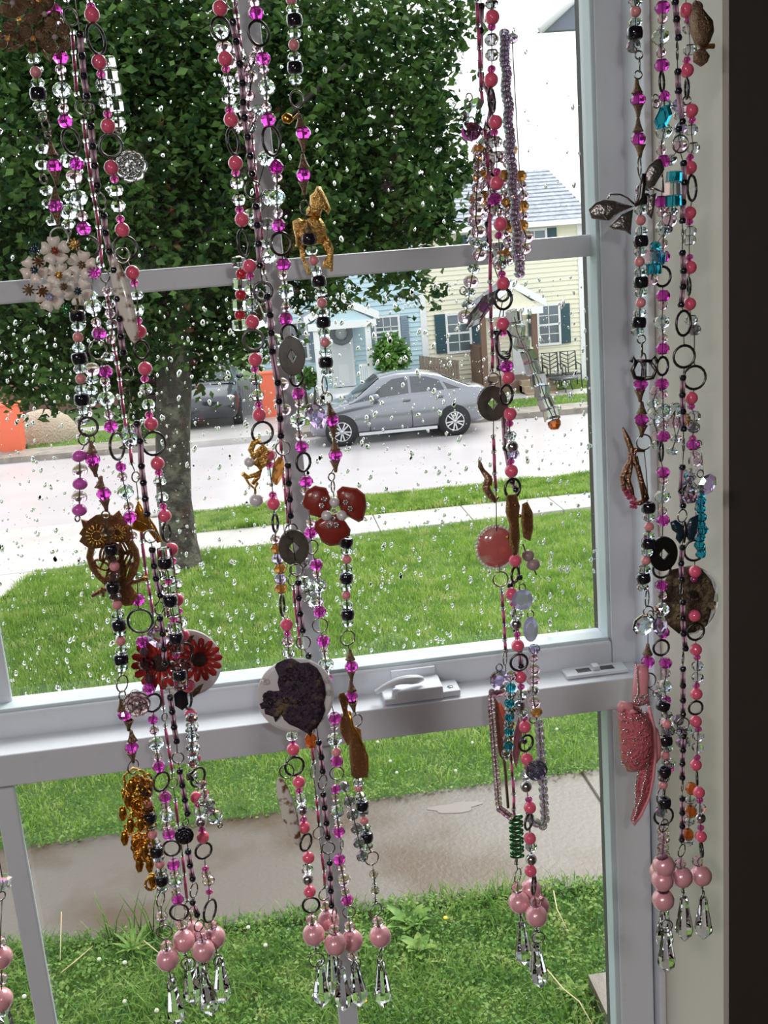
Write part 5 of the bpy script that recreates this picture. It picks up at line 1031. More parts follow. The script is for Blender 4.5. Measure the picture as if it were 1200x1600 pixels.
# dark brooch at the top left
t = ctg('dark_flower_brooch', 'dark bronze flower brooch at top left corner', 45, 30, .733); Y = .728
for i, (x, y, r) in enumerate(((30, 30, 30), (70, 22, 26), (52, 60, 24), (86, 58, 28), (12, 60, 18), (20, 5, 22), (60, 0, 22))):
    part('petal_cluster', petals(x, y, Y+.003*(i % 3), r, 5, .32, cup=.35, ph=i), MT['bronze'], t)
    part('jewel', ballpx(x, y, Y-.004, 4.5), MT['mauve pearl'] if i % 2 else MT['ochre'], t)
for a in (((10, 80), (30, 72), (48, 62)), ((88, 70), (78, 96), (66, 78)), ((95, 30), (106, 60), (88, 84))):
    part('leaf_wire', wirepx(a, Y, .0011), MT['bronze'], t)
# cream flower brooch
t = ctg('cream_flower_brooch', 'brooch of cream enamel flowers with jewelled centres across the left muntin', 95, 430, .722); Y = .722
jw = [MT['redenamel'], MT['darkwing'], MT['bronze'], MT['lavender'], MT['gold'], MT['darkwing'], MT['bronze']]
for i, (x, y, r, ph) in enumerate(((86, 392, 24, .3), (54, 422, 23, .9), (128, 414, 24, 0), (78, 464, 24, .5), (92, 430, 22, 1.2), (122, 455, 24, .8), (100, 448, 18, .1))):
    fl_ = part('flower', petals(x, y, Y+.002*(i % 3), r, 5, .42, cup=.12, ph=ph, notch=.14), MT['cream'], t); fl_['_o'] = list(t['_o'])
    part('flower_centre', petals(x, y, Y-.003, 6.5, 8, .2, ballpx(x, y, Y-.003, 4.5), cup=.5), jw[i], fl_)
for x, y, m in ((54, 390, 'darkwing'), (116, 382, 'gold'), (45, 453, 'bronze'), (66, 455, 'filigree'), (104, 483, 'green'), (147, 427, 'magenta'), (60, 408, 'filigree')):
    part('jewel', petals(x, y, Y, 10, 9, .14, ballpx(x, y, Y-.001, 5.5), cup=.3), MT[m], t)
part('stem_wire', wirepx([(60, 475), (66, 480), (68, 486)], Y, .0006, wirepx([(120, 466), (122, 474), (118, 488), (106, 482)], Y, .0009)), MT['bronze'], t)
# clear roses
def rose(px, py, Y, r, m, label, name='glass_rose'):
    t = ctg(name, label, px, py, Y)
    for i, (rr, n, cup, ph) in enumerate(((1, 7, .15, 0), (.72, 6, .4, .5), (.45, 5, .8, .2))):
        part('petal_layer', petals(px, py, Y-.002*i, r*rr, n, .45, cup=cup, ph=ph), m, t)
        if name == 'glass_rose' and m is not MT['black']:
            mb = MB()
            for j in range(n):
                a = 2*math.pi*j/n+ph; cx, cy = px+r*rr*.62*math.cos(a), py-r*rr*.62*math.sin(a)
                wirepx([(cx+r*rr*.40*math.cos(a+u), cy-r*rr*.40*math.sin(a+u), -.002*i-.0015) for u in np.linspace(-1.7, 1.7, 8)], Y, .0004, mb, 5)
            part('petal_rim', mb, MT['silver'] if m is MT['roseglass'] else MT['palepink'], t)
    part('bud', ballpx(px, py, Y-.006, r*.2), m, t); return t
rose(205, 260, .742, 25, MT['roseglass'], 'clear glass rose hanging at right of upper coral strand')
rose(214, 1099, .728, 21, MT['pinkrose'], 'clear wired rose bead before the white meeting rail')
rose(288, 1305, .724, 15, MT['black'], 'small black rose bead low in left cluster')
rose(838, 1203, .73, 17, MT['lavender'], 'small lilac flower bead beside the lower coral strand')
# streaked shell pendants
for x, y, a_, b_, lab in ((194, 469, 13, 68, 'long streaked shell pendant hanging over the left muntin'), (451, 1268, 12, 61, 'white streaked oval pendant left of the lower coral centre strand')):
    t = ctg('shell_pendant', lab, x, y-b_, .728); k = mpp(x, y, .728); mb = MB().ball((0, 0, 0), a_*k, .0022, b_*k, 20, 14)
    sl = math.atan2(8 if x < 300 else 10, 68); c = P(x, y, .728); mb.v = [(v[0]*math.cos(sl)-v[2]*math.sin(sl)+c[0], v[1]+c[1], v[0]*math.sin(sl)+v[2]*math.cos(sl)+c[2]) for v in mb.v]
    part('shell_disc', mb, MT['shell'], t); part('jump_ring', MB().ring(P(x-3, y-b_-2, .728), 11*k, 12*k, .0006, 20, 6), MT['steel'], t)
# owl
t = ctg('owl_charm', 'antique gold filigree owl charm on a branch in left cluster', 165, 806, .745); q = crop(110, 780, 7.5); Y = .745; fg = MT['filigree']
part('head', MB().plate(q([(125, 235), (200, 255), (300, 185), (420, 170), (500, 190), (570, 130), (610, 200), (640, 270), (720, 330), (700, 380), (735, 420), (690, 500), (560, 500), (440, 520), (400, 560), (300, 575), (200, 560), (105, 490), (140, 430), (105, 400), (150, 330)]), Y, .0022, .001), fg, t)
for cx, cy, r in ((310, 430, 125), (555, 390, 95)):
    c = q([(cx, cy)])[0]; e = part('eye', MB().ring(P(c[0], c[1], Y-.003), mpp(*c, Y)*r*.45/7.5, mpp(*c, Y)*r*.45/7.5, .0006, 20, 6), MT['gold'], t); e['_o'] = list(t['_o'])
    mb = MB()
    for i in range(16):
        a = 2*math.pi*i/16; wirepx([q([(cx+r*.5*math.cos(a), cy+r*.5*math.sin(a))])[0], q([(cx+r*1.1*math.cos(a), cy+r*1.1*math.sin(a))])[0]], Y-.0026, .0009, mb, 5)
    part('feather_ray', mb, MT['gold'], e); part('pupil', ballpx(*c, Y-.0024, r*.3/7.5), fg, e)
part('body_outline', wirepx(q([(250, 560), (225, 680), (262, 800), (340, 900), (440, 990), (560, 1030), (660, 980), (740, 860), (780, 720), (760, 600), (690, 490)]), Y, .0026, n=8), fg, t)
mb = MB()
for a, b_, rx, ry, th in ((390, 640, 40, 90, .2), (370, 770, 95, 45, .5), (470, 890, 45, 90, .1), (640, 560, 40, 100, -.5), (650, 700, 50, 110, .5), (690, 850, 40, 110, .3), (590, 800, 45, 90, .2), (560, 640, 50, 70, 0)):
    pts = [(a+rx*math.cos(u)*math.cos(th)-ry*math.sin(u)*math.sin(th), b_+rx*math.cos(u)*math.sin(th)+ry*math.sin(u)*math.cos(th)) for u in np.linspace(0, 2*math.pi, 14)[:-1]]
    wirepx(q(pts), Y-.0005, .0010, mb, 6, True); wirepx(q([(a-ry*math.sin(th)*-.9, b_-ry*math.cos(th)*.9), (a+ry*math.sin(th)*-.9, b_+ry*math.cos(th)*.9)]), Y-.0005, .0009, mb, 5)
part('feather_lattice', mb, fg, t); part('breast', MB().plate(q([(440, 560), (560, 520), (640, 620), (620, 800), (640, 960), (560, 1020), (430, 1000), (450, 820)]), Y+.001, .0016, .001), fg, t)
part('branch', wirepx(q([(255, 1135), (330, 1090), (400, 1060), (520, 1020), (700, 980), (820, 940), (910, 925)]), Y+.002, [.0014, .0020, .0022, .0022, .0022, .0024, .0020]), fg, t)
part('twig', wirepx(q([(385, 1140), (390, 1090), (370, 1030)]), Y+.002, .0013), fg, t)
part('tail', MB().plate(q([(480, 1060), (580, 1040), (700, 1000), (800, 1130), (725, 1240), (640, 1250), (560, 1200), (470, 1160)]), Y, .002, .001), fg, t)
part('claw', ballpx(*q([(500, 1010)])[0], Y-.002, 5, ballpx(*q([(640, 990)])[0], Y-.002, 5)), fg, t)
# golden wing behind the owl
t = ctg('golden_wing_charm', 'golden dragonfly wing charm right of the owl head', 232, 800, .756)
for pts in ([(208, 806), (216, 782), (228, 806), (238, 826), (222, 832), (206, 826)], [(214, 775), (222, 792), (243, 822), (254, 846), (246, 848), (232, 830), (220, 808)]):
    part('wing', MB().plate(pts, .756, .0012, .0006), MT['deepgold'], t)
part('vein', wirepx([(216, 782), (228, 806), (240, 826), (250, 844)], .7545, .0006, wirepx([(208, 812), (222, 816), (236, 824)], .7545, .0006)), MT['gold'], t)
# octagon crystal and dark teardrop
def gem(px, py, Y, rx, ry, m, label, n=8, tilt=0, name='crystal_charm', dp=.45):
    t = ctg(name, label, px, py-ry, Y); k = mpp(px, py, Y); prof = [(.02, -dp*.8), (.55, -dp*.75), (1, -.08), (1, .08), (.55, dp*.75), (.02, dp*.8)]
    mb = MB(); v = []
    for r, h in prof:
        for i in range(n): a = 2*math.pi*(i+.5)/n; x, z = r*rx*k*math.cos(a), r*ry*k*math.sin(a); v.append((x*math.cos(tilt)-z*math.sin(tilt), h*min(rx, ry)*k, x*math.sin(tilt)+z*math.cos(tilt)))
    c = P(px, py, Y); v = [(a+c[0], b_+c[1], d+c[2]) for a, b_, d in v]; f = [(i*n+j, i*n+(j+1) % n, (i+1)*n+(j+1) % n, (i+1)*n+j) for i in range(len(prof)-1) for j in range(n)]
    f += [tuple(range(n)), tuple(reversed(range(len(v)-n, len(v))))]; part('gem', mb.add(v, f), m, t)
    part('jump_ring', MB().ring(P(px+tilt*ry, py-ry*math.cos(tilt)-2, Y), 5*k, 6*k, .0005, 16, 6), MT['steel'], t); return t
gem(248, 994, .735, 18, 19, MT['lavender'], 'blue violet octagonal crystal above pressed red flower disc')
gem(283, 1093, .72, 12, 18, MT['black'], 'black faceted teardrop ending the black and ice cube dangle', 6)
gem(400, 488, .748, 17, 26, MT['clearab'], 'large clear faceted crystal behind the left coral centre strand', 8, .3)
gem(496, 651, .735, 14, 21, MT['lavender'], 'violet tinted faceted drop left of the silver car', 8, .1)
gem(484, 648, .745, 8, 9, MT['lavender'], 'small violet bicone beside the violet faceted drop', 6)
gem(752, 484, .738, 12, 38, MT['smoke'], 'long dark aurora drop slanting left in right centre cluster', 6, -.75)
gem(780, 1062, .728, 15, 17, MT['lavender'], 'aurora pear crystal resting before the meeting rail', 10)
gem(741, 185, .745, 18, 32, MT['clearab'], 'big clear oval drop at the upper right centre cluster', 10, -.25)
gem(736, 206, .75, 16, 14, MT['orchid'], 'pale orchid lump below the big clear oval drop', 10)
gem(1036, 183, .722, 13, 21, MT['teal'], 'blue green marquise crystal in the upper right cluster', 6, -.5)
gem(1024, 163, .725, 7, 7, MT['palepink'], 'small pink square crystal beside blue green marquise', 4)
gem(1006, 976, .715, 20, 17, MT['clearab'], 'aurora faceted pear crystal left of the large brown flower disc', 8, .6)
gem(1031, 978, .712, 12, 16, MT['lavender'], 'deep violet crystal right of the aurora pear crystal', 8)
gem(1079, 770, .715, 15, 18, MT['clearab'], 'clear aurora pear crystal above the turquoise dangle', 8)
gem(1105, 757, .718, 14, 18, MT['lavender'], 'purple aurora crystal before the beige reveal', 8, -.6)
gem(1089, 722, .722, 13, 26, MT['clear'], 'flat clear square crystal high above turquoise dangle', 4, .1, dp=.2)
gem(486, 1157, .74, 10, 14, MT['orange'], 'orange faceted bead just under purple flower disc', 8)
gem(816, 937, .73, 17, 17, MT['lilac'], 'round lilac flat bead in right centre cluster', 16, dp=.3)
gem(829, 983, .733, 12, 21, MT['lilac'], 'oval lilac flat bead below the round lilac one', 16, dp=.3)
# resin discs
def disc(px, py, Y, rx, ry, m, label, th=.0028):
    t = ctg('resin_disc', label, px, py-ry, Y); k = mpp(px, py, Y); c = P(px, py, Y)
    mb = MB(); n = 40; v = []; prof = [(.0, -th), (.92, -th), (1, -th*.5), (1, th*.5), (.92, th), (0, th)]
    for r, h in prof:
        for i in range(n): a = 2*math.pi*i/n; v.append((c[0]+max(r, .001)*rx*k*math.cos(a), c[1]+h, c[2]+max(r, .001)*ry*k*math.sin(a)))
    part('resin', mb.add(v, [(i*n+j, i*n+(j+1) % n, (i+1)*n+(j+1) % n, (i+1)*n+j) for i in range(5) for j in range(n)]), m, t); return t
t = disc(291, 1036, .755, 55, 55, MT['resin'], 'round milky resin disc with two pressed red flowers'); Y = .7505
for x, y, r, n in ((311, 1031, 37, 14), (250, 1036, 45, 16)):
    fl_ = part('pressed_flower', petals(x, y, Y, r, n, .145, cup=.02), MT['redpetal'], t); fl_['_o'] = list(t['_o']); part('flower_centre', ballpx(x, y, Y-.001, r*.33, flat=.25), MT['darkcentre'], fl_)
part('dried_sprig', MB().plate([(290, 1000), (296, 994), (304, 992), (300, 1000), (294, 1006)], Y, .0006), MT['driedbrown'], t)
part('dried_sprig', MB().plate([(298, 1082), (310, 1072), (318, 1068), (312, 1082), (302, 1090)], Y, .0006), MT['driedbrown'], t)
t = disc(462, 1086, .722, 60, 61, MT['resin'], 'round milky resin disc with dried purple flowers'); q = crop(400, 1020, 9.23); Y = .7185
part('dried_bloom', MB().plate(q([(270, 210), (300, 150), (420, 95), (520, 80), (640, 150), (760, 140), (880, 220), (940, 320), (990, 450), (1010, 600), (980, 720), (1000, 830), (960, 940), (880, 1080), (820, 1110), (790, 1210), (740, 1160), (600, 1080), (480, 1030), (400, 960), (370, 890), (290, 880), (280, 1000), (250, 920), (130, 880), (120, 820), (200, 860), (240, 820), (150, 800), (80, 810), (50, 740), (140, 690), (140, 610), (220, 560), (340, 550), (310, 430), (330, 330)]), Y, .0008, .0012), MT['dried'], t)
mb = MB(); pts = q([(520, 300), (700, 300), (820, 420), (860, 620), (700, 560), (560, 640), (700, 800), (840, 820), (760, 980), (560, 900), (420, 760), (280, 680), (200, 640), (440, 480)])
for i, (x, y) in enumerate(pts): petals(x, y, Y-.001, 12, 6, .4, mb, cup=.3, ph=i)
part('small_blossom', mb, MT['dried'], t)
mb = MB()
for x, y in q([(480, 250), (500, 360), (400, 370), (660, 375), (560, 500), (640, 720), (430, 690), (185, 695), (115, 415), (1050, 580), (1030, 400)]): mb.ring(P(x, y, Y-.003), .0019, .0019, .0005, 12, 5)
part('bubble', mb, MT['clear'], t)
t = disc(1078, 938, .76, 45, 56, MT['clearresin'], 'large round resin disc of dried brown flowers before the reveal', .003); Y = .755
part('dried_bloom', MB().plate([(1040, 905), (1050, 890), (1070, 886), (1095, 888), (1110, 905), (1117, 925), (1112, 950), (1105, 975), (1085, 988), (1060, 990), (1042, 975), (1034, 950), (1036, 925)], Y, .001, .0012), MT['driedbrown'], t)
mb = MB()
for i in range(26):
    a = i*2.4; r = 6+33*(i/26)**.6; petals(1077+r*math.cos(a)*.9, 938+r*math.sin(a)*1.15, Y-.0012, 10, 6, .35, mb, cup=.3, ph=i)
part('small_blossom', mb, MT['driedbrown'], t)
# donut charms with a square hole
def donut(px, py, Y, rx, ry, m, label, rot=.78):
    t = ctg('donut_charm', label, px, py-ry, Y); k = mpp(px, py, Y); c = P(px, py, Y); n = 32; v = []; th = .0018
    for h in (-th, th):
        for r in (1, .0):
            for i in range(n):
                a = 2*math.pi*i/n
                if r: x, z = rx*k*math.cos(a), ry*k*math.sin(a)
                else:
                    aa = (a-rot+math.pi/4) % (math.pi/2)-math.pi/4; rr = .22/math.cos(aa); x, z = rx*k*rr*math.cos(a), ry*k*rr*math.sin(a)
                v.append((c[0]+x, c[1]+h, c[2]+z))
    f = []
    for i in range(n):
        j = (i+1) % n; f += [(i, j, n+j, n+i), (2*n+i, 3*n+i, 3*n+j, 2*n+j), (i, 2*n+i, 2*n+j, j), (n+i, n+j, 3*n+j, 3*n+i)]
    bevel(part('donut', MB().add(v, f), m, t), .0006); return t
donut(456, 556, .735, 21, 31, MT['donut'], 'dark shell donut charm, upper one in centre cluster', .785)
donut(459, 855, .73, 24, 29, MT['donut'], 'dark shell donut charm left of the red enamel flower', .785)
donut(769, 630, .745, 24, 28, MT['donut'], 'brown shell donut charm at the rear of the silver car', .785)
donut(1036, 865, .725, 23, 28, MT['blackdonut'], 'black donut charm in the right cluster', .785)
# red enamel flower
t = ctg('red_flower_charm', 'large dark red enamel flower with white pearls in the middle', 522, 765, .725); q = crop(360, 740, 4); Y = .728
for pts in ([(640, 190), (600, 90), (530, 75), (470, 110), (450, 180), (460, 215), (490, 230), (490, 255), (560, 275), (620, 240)], [(670, 180), (665, 110), (700, 80), (790, 90), (840, 130), (852, 200), (830, 290), (800, 303), (740, 270), (690, 230)], [(600, 260), (660, 250), (720, 300), (752, 350), (745, 390), (700, 410), (680, 445), (620, 452), (570, 425), (550, 380), (522, 350), (530, 300)]):
    part('petal', MB().plate(q(pts), Y, .0016, .0022), MT['redenamel'], t)
for x, y in ((650, 178), (600, 262), (697, 262)): x, y = q([(x, y)])[0]; part('pearl', ballpx(x, y, Y-.006, 8.5, flat=1), MT['white pearl'], t)
mb = MB(); 
for x, y in ((650, 232), (618, 325), (662, 322), (720, 180), (588, 160), (570, 200), (750, 220), (640, 280)): x, y = q([(x, y)])[0]; petals(x, y, Y-.005, 4.5, 6, .3, mb, cup=.3)
part('rhinestone', mb, MT['rhinestone'], t)
# golden prancing animal
t = ctg('golden_animal_charm', 'golden prancing animal charm above the middle of the muntin', 480, 335, .757); q = crop(440, 280, 10); Y = .757
part('head', MB().plate(q([(550, 110), (610, 120), (640, 180), (700, 290), (760, 440), (770, 480), (730, 560), (690, 500), (640, 460), (600, 610), (500, 570), (390, 570), (380, 480), (440, 400), (440, 260), (510, 200)]), Y, .003, .003), MT['gold'], t)
part('body', MB().plate(q([(380, 640), (500, 560), (620, 620), (690, 740), (700, 860), (640, 1000), (540, 1020), (420, 1040), (320, 1020), (230, 900), (215, 760)]), Y, .004, .003), MT['gold'], t)
part('tail', MB().plate(q([(170, 660), (260, 610), (390, 640), (330, 740), (260, 840), (270, 1050), (225, 1060), (215, 900), (180, 780)]), Y, .003, .002), MT['gold'], t)
part('foreleg', MB().plate(q([(620, 1000), (700, 860), (780, 1000), (810, 1080), (800, 1440), (760, 1440), (745, 1400), (640, 1390), (650, 1290), (720, 1240), (730, 1120), (650, 1050)]), Y, .003, .001), MT['gold'], t)
part('hind_leg', MB().plate(q([(280, 1000), (350, 1040), (370, 1250), (420, 1370), (470, 1500), (410, 1500), (360, 1380), (290, 1200)]), Y, .003, .001), MT['gold'], t)
t = ctg('golden_leaf_charm', 'tiny golden leaf charm beside the top centre antique cone', 462, 180, .752)
part('leaf', MB().plate([(440, 182), (447, 176), (456, 180), (459, 188), (452, 194), (442, 191)], .752, .0012, .0012), MT['deepgold'], t); part('stem', wirepx([(458, 186), (466, 178)], .752, .0008), MT['gold'], t)
# twisted gold earring with pearls
t = ctg('twisted_gold_earring', 'twisted golden earring with white pearl drop over the road', 403, 690, .735); q = crop(370, 670, 11.43); Y = .733
for pts, r in (([(410, 200), (300, 250), (250, 380), (300, 480), (420, 420), (520, 330)], .0024), ([(270, 520), (360, 430), (480, 320), (560, 400), (480, 560), (380, 640)], .0024), ([(330, 660), (430, 500), (540, 450), (560, 560), (470, 640), (400, 700)], .0022), ([(100, 800), (200, 860), (300, 830), (440, 760), (380, 860), (290, 980)], .0018), ([(140, 850), (220, 980), (320, 1070), (380, 960)], .0010)):
    part('gold_band', wirepx([(*p, .0015*math.sin(i*1.6)) for i, p in enumerate(q(pts))], Y, r, n=8), MT['gold'], t)
part('pearl', ballpx(*q([(345, 1275)])[0], Y, 11, flat=1), MT['white pearl'], t); part('pearl', ballpx(*q([(225, 590)])[0], Y+.004, 8.5, flat=1), MT['white pearl'], t); part('link', wirepx(q([(325, 1070), (330, 1160)]), Y, .001), MT['gold'], t)
gem(434, 736, .745, 9, 24, MT['ochre'], 'pinkish amber oval drop beside the twisted golden earring', 8, -.3)
gem(424, 738, .748, 7, 16, MT['clearab'], 'narrow clear drop left of the pinkish amber oval', 8)
# golden filigree cluster low at left
t = ctg('golden_filigree_charm', 'bright golden filigree cluster hanging low at left', 212, 1205, .735); Y = .735; random.seed(3)
main = [(212, 1215), (203, 1250), (198, 1280), (206, 1310), (216, 1340), (224, 1365)]
mb = MB()
for i in range(95):
    y = random.uniform(1215, 1345); w = 22 if y < 1300 else 16; cx = 211+(y-1215)*.09; x = cx+random.uniform(-w, w)
    if y > 1330: x = random.uniform(212, 238)
    r = random.uniform(3.5, 6.5); k = mpp(x, y, Y); mb.ring(P(x, y, Y+random.uniform(-.005, .005)), r*k, r*k*random.uniform(.7, 1.5), .0008, 10, 5, random.uniform(-1, 1), tilt=random.uniform(0, 3))
part('filigree', mb, MT['deepgold'], t)
for i, (x, y) in enumerate(((206, 1228), (200, 1250), (192, 1272), (214, 1262), (204, 1290), (220, 1288), (195, 1310), (212, 1318), (226, 1330), (218, 1352), (234, 1352), (238, 1376))):
    part('golden_leaf', MB().plate([(x-5, y-11), (x+3, y-12), (x+7, y-2), (x+4, y+10), (x-2, y+12), (x-7, y+2)], Y-.004+.002*(i % 4), .001, .0018), MT['deepgold'], t)
part('end_ring', MB().ring(P(236, 1380, Y), .0045, .0055, .0012, 18, 6, .4), MT['gold'], t)
part('hanging_loop', wirepx([(196, 1232), (194, 1212), (208, 1200), (224, 1205), (228, 1218)], Y, .0011), MT['gold'], t)
# dark gold butterflies in the centre cluster
t = ctg('dark_butterfly_charm', 'dark gilt butterfly charm lapping the meeting rail', 556, 1130, .742); q = crop(500, 1080, 9.41); Y = .742
part('upper_wing', MB().plate(q([(290, 30), (350, 20), (420, 120), (400, 260), (450, 400), (470, 760), (400, 790), (300, 600), (290, 420), (340, 330), (300, 180), (270, 90)]), Y+.003, .0015, .001), fg, t)
part('lower_wing', MB().plate(q([(400, 270), (480, 500), (600, 560), (620, 750), (660, 790), (715, 1080), (700, 1260), (600, 1270), (540, 1290), (460, 1240), (430, 900), (430, 640)]), Y, .0015, .002), fg, t)
part('gilt_edge', wirepx(q([(430, 300), (480, 520), (560, 640), (620, 790)]), Y-.003, .0012, wirepx(q([(520, 560), (610, 760), (700, 960), (705, 1180)]), Y-.003, .0007)), MT['deepgold'], t)
# silver butterfly
t = ctg('silver_butterfly_charm', 'antique silver butterfly charm spreading left in the right cluster', 1000, 300, .712); q = crop(920, 220, 8.57); Y = .712
for pts in ([(0, 920), (90, 830), (200, 790), (330, 800), (480, 850), (605, 880), (500, 920), (420, 960), (270, 1070), (140, 1060), (40, 1040)], [(270, 1150), (330, 1090), (430, 990), (590, 920), (560, 1200), (560, 1260), (480, 1210), (390, 1190), (330, 1190)], [(750, 440), (800, 330), (900, 250), (960, 240), (1010, 380), (960, 470), (880, 600), (820, 640), (740, 560)], [(780, 740), (900, 700), (880, 850), (840, 1050), (780, 980)]):
    part('wing', MB().plate(q(pts), Y, .0012, .0014), MT['butterfly'], t)
part('body', wirepx(q([(740, 440), (720, 600), (700, 760), (620, 880)]), Y-.001, [.0015, .0024, .0022, .001]), MT['gunmetal'], t)
mb = wirepx(q([(250, 780), (290, 715), (420, 720), (520, 770), (610, 850)]), Y, .0008); wirepx(q([(130, 930), (250, 1050)]), Y-.002, .0006, mb); wirepx(q([(820, 640), (900, 650), (1000, 690), (980, 470), (900, 440)]), Y, .0009, mb)
part('antenna', mb, MT['silver'], t)
# lyre charm
t = ctg('lyre_charm', 'dark scrolled lyre charm beside a magenta bead at right', 1005, 560, .712); Y = .712
mb = wirepx([(1005, 592), (992, 590), (988, 578), (994, 566), (990, 556), (986, 566)], Y, .0016); wirepx([(1005, 592), (1020, 590), (1025, 578), (1016, 566), (1022, 557), (1028, 566)], Y, .0016, mb)
for x in (1003, 1006, 1009): wirepx([(x, 566), (x, 588)], Y, .0006, mb)
part('scroll', mb, MT['gunmetal'], t); part('crossbar', wirepx([(994, 564), (1018, 564)], Y, .0012), MT['gunmetal'], t)
# long gilt bow charm with pink stones
t = ctg('gilt_ribbon_charm', 'long rose gilt ribbon charm with pink stones by the jamb', 995, 670, .708); q = crop(900, 380, 4); Y = .708; rg = mat('rose gilt', (.42, .24, .16), .28, 1, bump=(600, .6, .002))
for pts, r in (([(290, 1150), (320, 1220), (345, 1290), (350, 1340), (315, 1400), (290, 1460), (300, 1530), (320, 1580)], .0022), ([(300, 1180), (340, 1280), (340, 1400), (325, 1480), (345, 1540), (360, 1600)], .0020), ([(430, 1300), (370, 1290), (355, 1340), (385, 1400), (410, 1500), (420, 1600)], .0022), ([(380, 1330), (395, 1440), (430, 1540), (450, 1600)], .0016)):
    part('ribbon_band', wirepx(q(pts), Y, [.0008]+[r]*(len(pts)-2)+[.0012], n=8), rg, t)
mb = MB(); random.seed(5)
for i in range(40): a = random.random(); ballpx(978+a*14+random.uniform(-5, 5), 768+a*22+random.uniform(-5, 5), Y-.002, 2.6, mb, n=6, m=4)
part('pink_stone', mb, MT['pinkstone'], t, kind='stuff')
part('lower_bar', wirepx([(988, 786), (1000, 786), (1010, 780)], Y, .002), rg, t)
# pink sequinned bow
t = ctg('pink_sequin_bow', 'pink sequinned cloth bow with a long tail by the jamb', 1008, 1040, .705); q = crop(940, 1020, 5.717); Y = .705
part('band', MB().plate(q([(300, 110), (400, 110), (420, 200), (400, 320), (420, 440), (330, 470), (275, 460), (290, 280)]), Y, .004, .003), MT['pinkcloth'], t)
part('loop', MB().plate(q([(160, 480), (200, 450), (290, 480), (350, 500), (430, 620), (445, 800), (410, 950), (350, 1030), (290, 1050), (220, 1050), (180, 960), (165, 760), (155, 600)]), Y-.002, .006, .008), MT['sequin'], t)
part('fold', wirepx(q([(165, 520), (180, 465), (260, 480), (320, 520), (240, 510)]), Y-.009, .0035, n=8), MT['pinkcloth'], t)
part('tail', MB().plate(q([(400, 520), (450, 640), (470, 900), (450, 1120), (420, 1280), (360, 1420), (285, 1530), (265, 1500), (300, 1380), (300, 1200), (330, 1060), (400, 900), (420, 720)]), Y+.002, .003, .002), MT['sequin'], t)
part('tail_edge', wirepx(q([(420, 480), (470, 680), (480, 920), (460, 1120), (420, 1300), (350, 1450), (285, 1535)]), Y, .0014), MT['pinkcloth'], t)
part('back_loop', MB().plate(q([(440, 620), (500, 680), (530, 800), (520, 930), (470, 1000)]), Y+.006, .003, .002), MT['pinkcloth'], t)
mb = MB(); random.seed(9)
def edge(pts, n, w=0.4):
    pts = q(pts); L = len(pts)-1
    for i in range(n):
        u = i/(n-1)*L; a = min(int(u), L-1); f_ = u-a; x = pts[a][0]*(1-f_)+pts[a+1][0]*f_+random.uniform(-w, w); y = pts[a][1]*(1-f_)+pts[a+1][1]*f_
        ballpx(x, y, Y-.0075, 1.6, mb, n=6, m=4)
edge([(310, 110), (320, 240), (330, 360), (290, 440)], 24); edge([(350, 500), (430, 660), (430, 880), (400, 1080), (350, 1300), (280, 1510)], 60, .8); edge([(330, 1050), (305, 1200), (300, 1400)], 26, 1)
for i in range(60): x, y = q([(random.uniform(180, 420), random.uniform(520, 1000))])[0]; ballpx(x, y, Y-.0150+.00003*0, 1.7, mb, n=6, m=4)
for i in range(36): x, y = q([(random.uniform(290, 440), random.uniform(370, 470))])[0]; ballpx(x, y, Y-.006, 1.6, mb, n=5, m=4)
part('rhinestone', mb, MT['rhinestone'], t, kind='stuff')
# bird charm top right
t = ctg('bronze_bird_charm', 'dark bronze bird charm at top right on the beige reveal', 1088, 0, .735); Y = .738
part('body', MB().plate([(1085, 0), (1092, 10), (1100, 20), (1112, 34), (1114, 50), (1108, 66), (1098, 76), (1088, 70), (1080, 50), (1078, 25)], Y, .004, .005), MT['bronze'], t)
part('head', ballpx(1089, 12, Y, 10, flat=.7), MT['bronze'], t); part('tail', MB().plate([(1085, 80), (1098, 74), (1108, 88), (1104, 98), (1096, 104), (1084, 96)], Y, .003, .002), MT['bronze'], t)
part('branch', wirepx([(1096, 76), (1106, 72), (1116, 72)], Y, .0018), MT['filigree'], t)
# dark teal butterfly
t = ctg('teal_butterfly_charm', 'dark teal butterfly charm below the clear crystals at right', 1070, 815, .712); Y = .712
for pts in ([(1068, 822), (1056, 812), (1047, 816), (1050, 828), (1058, 834), (1056, 842), (1062, 850), (1068, 838)], [(1071, 822), (1078, 810), (1091, 804), (1090, 820), (1088, 832), (1084, 842), (1076, 845), (1072, 838)]):
    part('wing', MB().plate(pts, Y, .0012, .0012), MT['darkwing'], t)
part('body', wirepx([(1070, 815), (1070, 832), (1069, 848)], Y-.001, [.001, .0018, .0008]), MT['gunmetal'], t)
